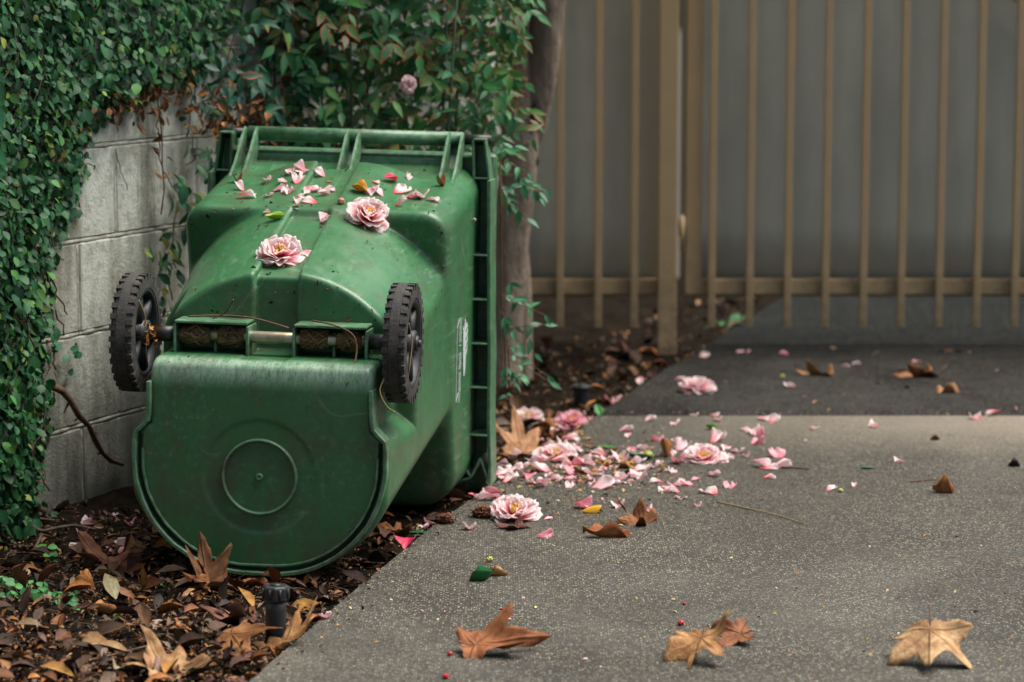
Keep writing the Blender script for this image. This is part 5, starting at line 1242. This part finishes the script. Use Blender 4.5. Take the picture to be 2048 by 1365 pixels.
P_G = '1299,842,.036 1352,850,.038 1250,862,.040 1313,881,.030 1292,897,.040 1197,909,.044 1215,925,.046 1241,921,.044 1282,940,.040 1305,935,.046 1280,955,.048 1313,965,.032 1366,899,.040 1359,928,.050 1437,883,.046 1454,899,.042 1447,918,.044 1430,953,.040 1375,971,.036 1419,987,.044 1461,976,.036 1328,985,.034 1085,943,.046 1141,948,.034 1145,961,.036 1189,949,.040 1053,956,.034 1085,975,.050 1068,968,.044 1205,976,.052 1218,968,.044 1050,934,.042 1078,926,.034 1141,882,.044 1071,884,.040 1011,948,.050 1008,960,.046 987,985,.044 976,1001,.046 948,999,.032 941,1058,.038 1085,1073,.042 1238,1015,.034 1165,1016,.040 1292,1024,.044 1222,809,.046 1356,762,.036 1408,717,.038 1486,708,.044 1387,831,.028 1428,831,.028 1437,843,.032 1572,711,.036 1716,730,.032 1688,734,.034 1580,775,.040 1835,726,.036 1527,841,.036 1549,845,.032 1628,859,.026 1748,855,.028 1490,862,.032 1512,868,.038 1518,872,.036 1514,888,.038 1555,914,.040 1524,934,.046 1536,938,.042 1556,935,.052 1492,913,.020 1539,957,.028 1799,923,.028 1985,832,.040 1952,839,.036 1663,979,.034 1707,973,.016 1110,870,.040 1126,889,.034 1096,892,.036 1062,920,.032 1030,938,.040 1020,965,.044 1120,925,.044 1160,930,.036 1100,955,.030 1132,938,.032 1180,930,.034 1150,905,.036 1168,918,.034 1020,880,.036 1262,905,.030 1345,945,.026 1475,905,.032 1125,838,.034 1100,846,.030 1175,838,.036 1280,770,.036 1232,806,.030 1345,972,.028 1390,960,.024 1140,975,.028 1052,1035,.026 1395,1012,.018 1000,930,.040 1035,915,.034'
for q in P_G.split():
    a, b_, c = q.split(','); loose_petal(float(a), float(b_), float(c))
for _ in range(46):
    loose_petal(random.gauss(1190, 120), random.gauss(938, 34), random.uniform(0.018, 0.034), random.choice(('petal_pale', 'petal_pale', 'petal')))
P_S = '152,1098,.036 232,1108,.046 250,1092,.040 176,1056,.030 165,1072,.030 230,1032,.022 258,1052,.026 848,1050,.034 862,1046,.030 652,1238,.028 95,1190,.024'
for q in P_S.split():
    a, b_, c = q.split(','); loose_petal(float(a), float(b_), float(c), random.choice(('petal_pale', 'petal_pink')))
loose_petal(815, 1092, 0.042, 'petal_hot'); loose_petal(779, 362, 0.040, 'petal_hot', 'bin')
P_B = '537,365,.038 597,363,.038 582,347,.036 606,345,.036 600,341,.030 639,352,.030 558,381,.032 580,386,.030 493,397,.044 479,380,.032 539,394,.024 610,388,.032 622,380,.034 655,384,.036 648,391,.034 619,406,.036 592,405,.022 570,383,.030 740,386,.040 755,388,.036 803,385,.046 825,396,.040 843,398,.036 866,403,.034 803,412,.030 832,398,.034 476,332,.026 652,438,.034 648,447,.024 613,510,.030 535,428,.024 816,357,.022 632,384,.030 566,366,.022 752,366,.018 601,395,.020 470,336,.022'
for q in P_B.split():
    a, b_, c = q.split(','); loose_petal(float(a), float(b_), float(c), random.choice(('petal', 'petal_pale', 'petal_pale')), 'bin')
p, n = on_bin(718, 382)
def bin_leaf(name, label, px, py, size, tpl, tint, yaw, m):
    p, n = on_bin(px, py); v, f, uv = tpl; q = np.array(Vector((0, 0, 1)).rotation_difference(n).to_matrix() @ Matrix.Rotation(R(yaw), 3, 'Z')); mb = MB(); W = (v * size) @ q.T
    mb.add(W, f, tint, uv); o = mb.build(name, M[m]); o.location = p + n * (-(W @ np.array(n)).min() + 0.0004); so = o.modifiers.new('thick', 'SOLIDIFY'); so.thickness = 0.0006; tag(o, label, 'leaf')
bin_leaf('yellow_leaf', 'orange yellow curled leaf scrap on the bin\'s shoulder between the petals', 718, 383, 0.042, fine_leaf(61, 1.2, 0.7, 0.36, 0.6, 0.04), (0.60, 0.30, 0.03), 70, 'leaf')
bin_leaf('green_leaf', 'yellow-green curled leaf on the bin\'s back left of the channel', 552, 440, 0.046, fine_leaf(62, 1.4, 0.9, 0.22, 1.0, 0.02), (0.26, 0.42, 0.04), 100, 'leaf')
bin_leaf('withered_leaf', 'small rust leaf caught at the foot of the left handle bracket', 475, 365, 0.030, fine_leaf(63, 1.4, 0.9, 0.40, 0.4, 0.04), (0.32, 0.11, 0.04), 20, 'dry')
bin_leaf('withered_leaf', 'pinkish brown bud scale caught at the foot of the right handle bracket', 882, 372, 0.026, fine_leaf(64, 2.0, 1.2, 0.40, 0.6, 0.04), (0.48, 0.24, 0.12), 40, 'dry')

# seed husks, buds, berries, twigs
def lumpy(name, label, cat, px, py, r, m, seed, sq=0.8, sp=0.25, freq=3.0, surf='ground', group=None, n=16):
    V = []; F = []
    for i in range(n + 1):
        for j in range(2 * n):
            th = math.pi * i / n; a = math.pi * j / n; d = Vector((math.sin(th) * math.cos(a), math.sin(th) * math.sin(a), math.cos(th))); q = r * (1 + sp * mnoise.noise(d * freq + Vector((seed, 0, 0))))
            V.append((d.x * q, d.y * q, d.z * q * sq))
    for i in range(n):
        for j in range(2 * n): F.append((i * 2 * n + j, i * 2 * n + (j + 1) % (2 * n), (i + 1) * 2 * n + (j + 1) % (2 * n), (i + 1) * 2 * n + j))
    me = bpy.data.meshes.new(name); me.from_pydata(V, [], F); smooth(me); o = link(name, me, m)
    if surf == 'bin': p, nn = on_bin(px, py); o.location = p + nn * r * sq * 0.8
    else: p = ground(px, py, DRIVE_Z); zz = surf_z(p.x, p.y); p = ground(px, py, zz); o.location = (p.x, p.y, zz + r * sq * 0.85)
    tag(o, label, cat, group); return o
lumpy('seed_husk', 'spiky reddish brown seed husk on the pavement edge left of the large camellia', 'seed husk', 966, 1034, 0.021, M['cone'], 5, 0.62, 0.9, 7.0, n=36)
lumpy('seed_husk', 'dark brown seed husk on the soil left of the pavement edge', 'seed husk', 890, 1046, 0.018, M['cone'], 8, 0.6, 0.9, 7.0, n=30)
lumpy('flower_bud', 'pinkish tan bud on the bin\'s shoulder left of the camellia', 'bud', 682, 408, 0.0085, mat_simple('pale_bud', (0.55, 0.30, 0.24), (0.30, 0.13, 0.06), 90, 0.6, 0.2), 3, 0.9, 0.3, 2.0, 'bin')
lumpy('cream_bud', 'tiny cream round bud stuck on the bin\'s right side near the rim', 'bud', 946, 440, 0.0045, mat_simple('cream_bud', (0.55, 0.45, 0.30), (0.35, 0.2, 0.1), 90, 0.5, 0.1), 3, 1.0, 0.1, 2.0, 'bin')
for i, (px, py, r, lab) in enumerate(((979, 1124, 0.0075, 'round yellow green bud on the pavement above the curled green leaf'), (236, 1240, 0.009, 'yellow green bud on the litter right of the ivy patch'), (1002, 850, 0.0, ''), (215, 1127, 0.008, 'lime green bud resting on the scalloped brown leaf'), (1681, 985, 0.006, 'olive green bud alone on the open pavement'), (1297, 918, 0.013, 'lime green bud beside the dark green folded leaf'), (1565, 757, 0.008, 'small ochre bud on the apron left of the tan curled leaf'))):
    if r: lumpy('green_bud', lab, 'bud', px, py, r, M['bud'], i, 0.85, 0.3, 2.0)
for i, (px, py, r, lab) in enumerate(((1362, 1251, 0.0062, 'bright red berry on the near pavement behind the reddish curled leaf'), (1368, 1210, 0.0034, 'tiny red berry farther back than the bright red berry'), (891, 1358, 0.0058, 'crimson berry at the very bottom of the picture on the pavement'), (900, 1312, 0.005, 'crimson berry tucked under the rust sycamore leaf\'s left end'), (1003, 1220, 0.003, 'tiny pinkish berry on the pavement below the split tan leaf'))):
    lumpy('red_berry', lab, 'berry', px, py, r, M['berry'], i, 0.85, 0.3, 2.0)
def ground_twig(name, label, pts, rad, m, lift=0.0, cat='twig'):
    W = []
    for x, y in pts:
        p = ground(x, y, DRIVE_Z); zz = surf_z(p.x, p.y); p = ground(x, y, zz); W.append(Vector((p.x, p.y, zz + rad + lift + 0.002 * random.random())))
    mb = MB(); o0 = W[0]; mb.tube([q - o0 for q in spline(W, 6)], np.interp(np.linspace(0, 1, 6 * (len(W) - 1) + 1), [0, 1], [rad, rad * 0.6]).tolist(), 7); o = mb.build(name, m); o.location = o0; tag(o, label, cat); return o
ground_twig('straw_stalk', 'long yellow straw stalk lying on the open pavement', [(1433, 1006), (1490, 1018), (1550, 1032), (1616, 1052)], 0.0018, M['straw'])
ground_twig('thin_twig', 'dark twig on the pavement right of a petal cluster', [(1562, 938), (1590, 939), (1620, 942)], 0.0030, M['twig'])
ground_twig('thin_twig', 'short dark twig on the pavement near the orange crumpled leaf', [(1822, 966), (1850, 963), (1872, 962)], 0.0022, M['twig'])
ground_twig('thin_twig', 'long grey brown twig curving across the bottom left litter', [(-20, 1312), (60, 1318), (110, 1335), (180, 1330), (300, 1300)], 0.0028, M['twig'], 0.006)
ground_twig('thin_twig', 'brown twig slanting below the boat shaped leaf', [(330, 1285), (370, 1312), (410, 1340)], 0.0030, M['twig'], 0.010)
ground_twig('thin_twig', 'thin looping rootlet over the litter behind the big arched leaf', [(405, 1280), (412, 1240), (455, 1230), (480, 1215), (484, 1196)], 0.0012, M['twig'], 0.012)
ground_twig('thin_twig', 'knotty grey root running along the foot of the creeping fig', [(50, 1055), (80, 1078), (110, 1072), (150, 1068), (190, 1075)], 0.0055, M['vinewood'], 0.012)
ground_twig('thin_twig', 'forked grey root end below the creeping fig', [(84, 1080), (74, 1100), (62, 1120)], 0.0045, M['vinewood'], 0.006)
ground_twig('thin_twig', 'pale bare root along the wall\'s foot', [(40, 1046), (70, 1054), (110, 1058)], 0.005, M['vinewood'], 0.014)
# twigs and rootlets caught round the axle and the wheels
def bin_twig(label, pts, rad, m='twig', off=0.003):
    W = []
    for q in pts: W.append(BM @ Vector(q))
    mb = MB(); o0 = W[0]; mb.tube([q - o0 for q in spline(W, 6)], rad, 6); o = mb.build('caught_twig', M[m]); o.location = o0; tag(o, label, 'twig')
bin_twig('long thin twig lying across the top of the left axle housing', [(-0.185, 0.10, 0.545), (-0.12, 0.11, 0.548), (-0.04, 0.09, 0.548), (0.045, 0.07, 0.532)], 0.0022)
bin_twig('short forked twig standing on the left axle housing', [(-0.13, 0.10, 0.542), (-0.10, 0.09, 0.558), (-0.075, 0.06, 0.590)], 0.0016)
bin_twig('thin brown rootlet drooping over the right axle housing', [(0.09, 0.10, 0.546), (0.14, 0.088, 0.540), (0.185, 0.080, 0.520), (0.196, 0.060, 0.478), (0.188, -0.004, 0.425)], 0.0020)
bin_twig('pale fibre curling round the right wheel\'s tread', [(0.268, 0.00, 0.44), (0.262, -0.012, 0.415), (0.278, -0.016, 0.385), (0.296, -0.010, 0.372)], 0.0012, 'straw')
bin_twig('pale fibre across the right wheel\'s spokes', [(0.318, 0.01, 0.56), (0.322, 0.03, 0.52), (0.320, 0.02, 0.47), (0.316, 0.02, 0.44)], 0.0012, 'straw')
bin_twig('straw fibre stuck in the left wheel', [(-0.276, 0.03, 0.585), (-0.268, 0.05, 0.55), (-0.270, 0.06, 0.52)], 0.0014, 'straw')
lumpy_o = MB()
for i in range(16):
    p = BM @ Vector((random.uniform(-0.275, -0.25), random.uniform(0.07, 0.11), AXZ + random.uniform(-0.02, 0.02))); inst(lumpy_o, random.choice(DRY_T), frame_from(rng.normal(0, 1, 3), rng.normal(0, 1, 3)), p, random.uniform(0.012, 0.026), jit((0.44, 0.22, 0.06)))
o = lumpy_o.build('leaf_scraps', M['dry']); tag(o, 'ochre leaf scraps caught on the axle beside the left wheel', 'leaf scraps')

# dirt crumbs on the bin's back and shelf
cb_ = MB()
spots = []
for _ in range(260):
    px = random.choice((random.uniform(450, 900), random.uniform(320, 760))); py = random.uniform(335, 420) if px > 440 and random.random() < 0.6 else random.uniform(420, 725); spots.append((px, py))
for (px, py) in spots:
    p, n = on_bin(px, py)
    if p is None or n is None: continue
    big = random.random() < 0.18; q = frame_from(np.array(n) + rng.normal(0, 0.3, 3), rng.normal(0, 1, 3))
    inst(cb_, random.choice(DRY_T), q, np.array(p) + np.array(n) * 0.001, random.uniform(0.010, 0.020) if big else random.uniform(0.003, 0.008), jit(random.choice(((0.10, 0.045, 0.022), (0.05, 0.03, 0.02), (0.30, 0.16, 0.05), (0.40, 0.30, 0.09))), 0.3))
o = cb_.build('dirt_crumbs', M['dry']); o['kind'] = 'stuff'; o['label'] = 'crumbs of dirt and flower scraps on the bin'
# flower crumbs on the pavement
fc = MB()
def crumb(px, py, s, tint):
    p = ground(px, py, DRIVE_Z); z = surf_z(p.x, p.y); p = ground(px, py, z)
    inst(fc, random.choice(DRY_T[:4] + ELL_T[:3]), frame_from(UP + rng.normal(0, 0.25, 3), rng.normal(0, 1, 3)), np.array((p.x, p.y, z + 0.002)), s, tint)
CT = [(0.55, 0.50, 0.20), (0.60, 0.58, 0.34), (0.34, 0.15, 0.05), (0.22, 0.09, 0.04), (0.50, 0.30, 0.05), (0.66, 0.40, 0.38), (0.10, 0.05, 0.03)]
for _ in range(300): crumb(random.gauss(1200, 130), random.gauss(945, 42), random.uniform(0.006, 0.017), jit(random.choice(CT)))
for _ in range(170): crumb(random.gauss(1160, 80), random.gauss(922, 26), random.uniform(0.014, 0.034), jit(random.choice(CT[2:5])))
for _ in range(260): crumb(random.uniform(700, 2100), random.uniform(700, 1340), random.uniform(0.004, 0.012), jit(random.choice(CT)))
for _ in range(60): crumb(random.uniform(1350, 2100), random.uniform(690, 830), random.uniform(0.010, 0.03), jit(random.choice(((0.10, 0.06, 0.04), (0.25, 0.18, 0.09), (0.3, 0.14, 0.08)))))
for _ in range(260):
    y = random.uniform(4.4, 9.0); x = edge_x(y) + abs(random.gauss(0, 0.045)) + 0.004; z = DRIVE_Z + 0.0015
    inst(fc, random.choice(DRY_T), frame_from(UP + rng.normal(0, 0.25, 3), rng.normal(0, 1, 3)), np.array((x, y, z)), random.uniform(0.004, 0.013), jit(random.choice(((0.10, 0.05, 0.03), (0.22, 0.11, 0.05), (0.05, 0.035, 0.025), (0.30, 0.2, 0.1)))))
for _ in range(140):
    x = random.uniform(0.3, 2.4); y = JOINT - 0.01 + random.gauss(0, 0.012)
    inst(fc, random.choice(DRY_T), frame_from(UP + rng.normal(0, 0.25, 3), rng.normal(0, 1, 3)), np.array((x, y, DRIVE_Z + 0.003)), random.uniform(0.004, 0.012), jit(random.choice(((0.06, 0.04, 0.03), (0.16, 0.09, 0.05), (0.05, 0.04, 0.03)))))
o = fc.build('flower_crumbs', M['bits']); o['kind'] = 'stuff'; o['label'] = 'crumbs of petals and leaves scattered over the pavement'

# leaf litter: small dry leaves, scraps, twiglets and crumbs that nobody could count
lt = MB(); LT = [(0.20, 0.10, 0.052), (0.28, 0.135, 0.06), (0.10, 0.052, 0.034), (0.42, 0.27, 0.13), (0.06, 0.036, 0.027), (0.16, 0.095, 0.072), (0.42, 0.19, 0.05), (0.30, 0.24, 0.165), (0.05, 0.035, 0.03)]
n_ = 0
while n_ < 9800:
    if n_ < 8300: px, py = random.uniform(-330, 900), 1020 + 460 * random.random() ** 0.8
    else: px, py = random.uniform(880, 1520), random.uniform(590, 1040)
    p = ground(px, py, 0.0)
    if p.x > edge_x(p.y) - 0.004 or (p - WA).dot(WN) < 0.01 or p.y > 10.8 or (py > 1385 and random.random() < 0.5): continue
    n_ += 1; big = random.random(); s = random.uniform(0.005, 0.014) if big < 0.74 else random.uniform(0.014, 0.028) if big < 0.95 else random.uniform(0.032, 0.070)
    if p.y > 7: s *= 1.2
    z = soil_z(p.x, p.y) + random.uniform(0.0, 0.012) + 0.15 * s
    inst(lt, random.choice(DRY_T), frame_from(UP + rng.normal(0, 0.42, 3), rng.normal(0, 1, 3)), np.array((p.x, p.y, z)), s, jit(random.choice(LT), 0.3))
for _ in range(420):
    px, py = random.uniform(-160, 800), random.uniform(1030, 1380); p = ground(px, py, 0)
    if p.x > edge_x(p.y) - 0.01 or (p - WA).dot(WN) < 0.02: continue
    a = random.uniform(0, 6.28); L = random.uniform(0.015, 0.07); z = soil_z(p.x, p.y) + 0.006; d = Vector((math.cos(a), math.sin(a), 0)) * L
    lt.tube([Vector((p.x, p.y, z)), Vector((p.x, p.y, z + random.uniform(0, 0.012))) + d * 0.5 + Vector((random.gauss(0, .004), random.gauss(0, .004), 0)), Vector((p.x, p.y, z)) + d], random.uniform(0.0006, 0.0016), 4, jit((0.20, 0.11, 0.06)))
o = lt.build('leaf_litter', M['dry']); o['kind'] = 'stuff'; o['label'] = 'brown leaf litter covering the soil bed'
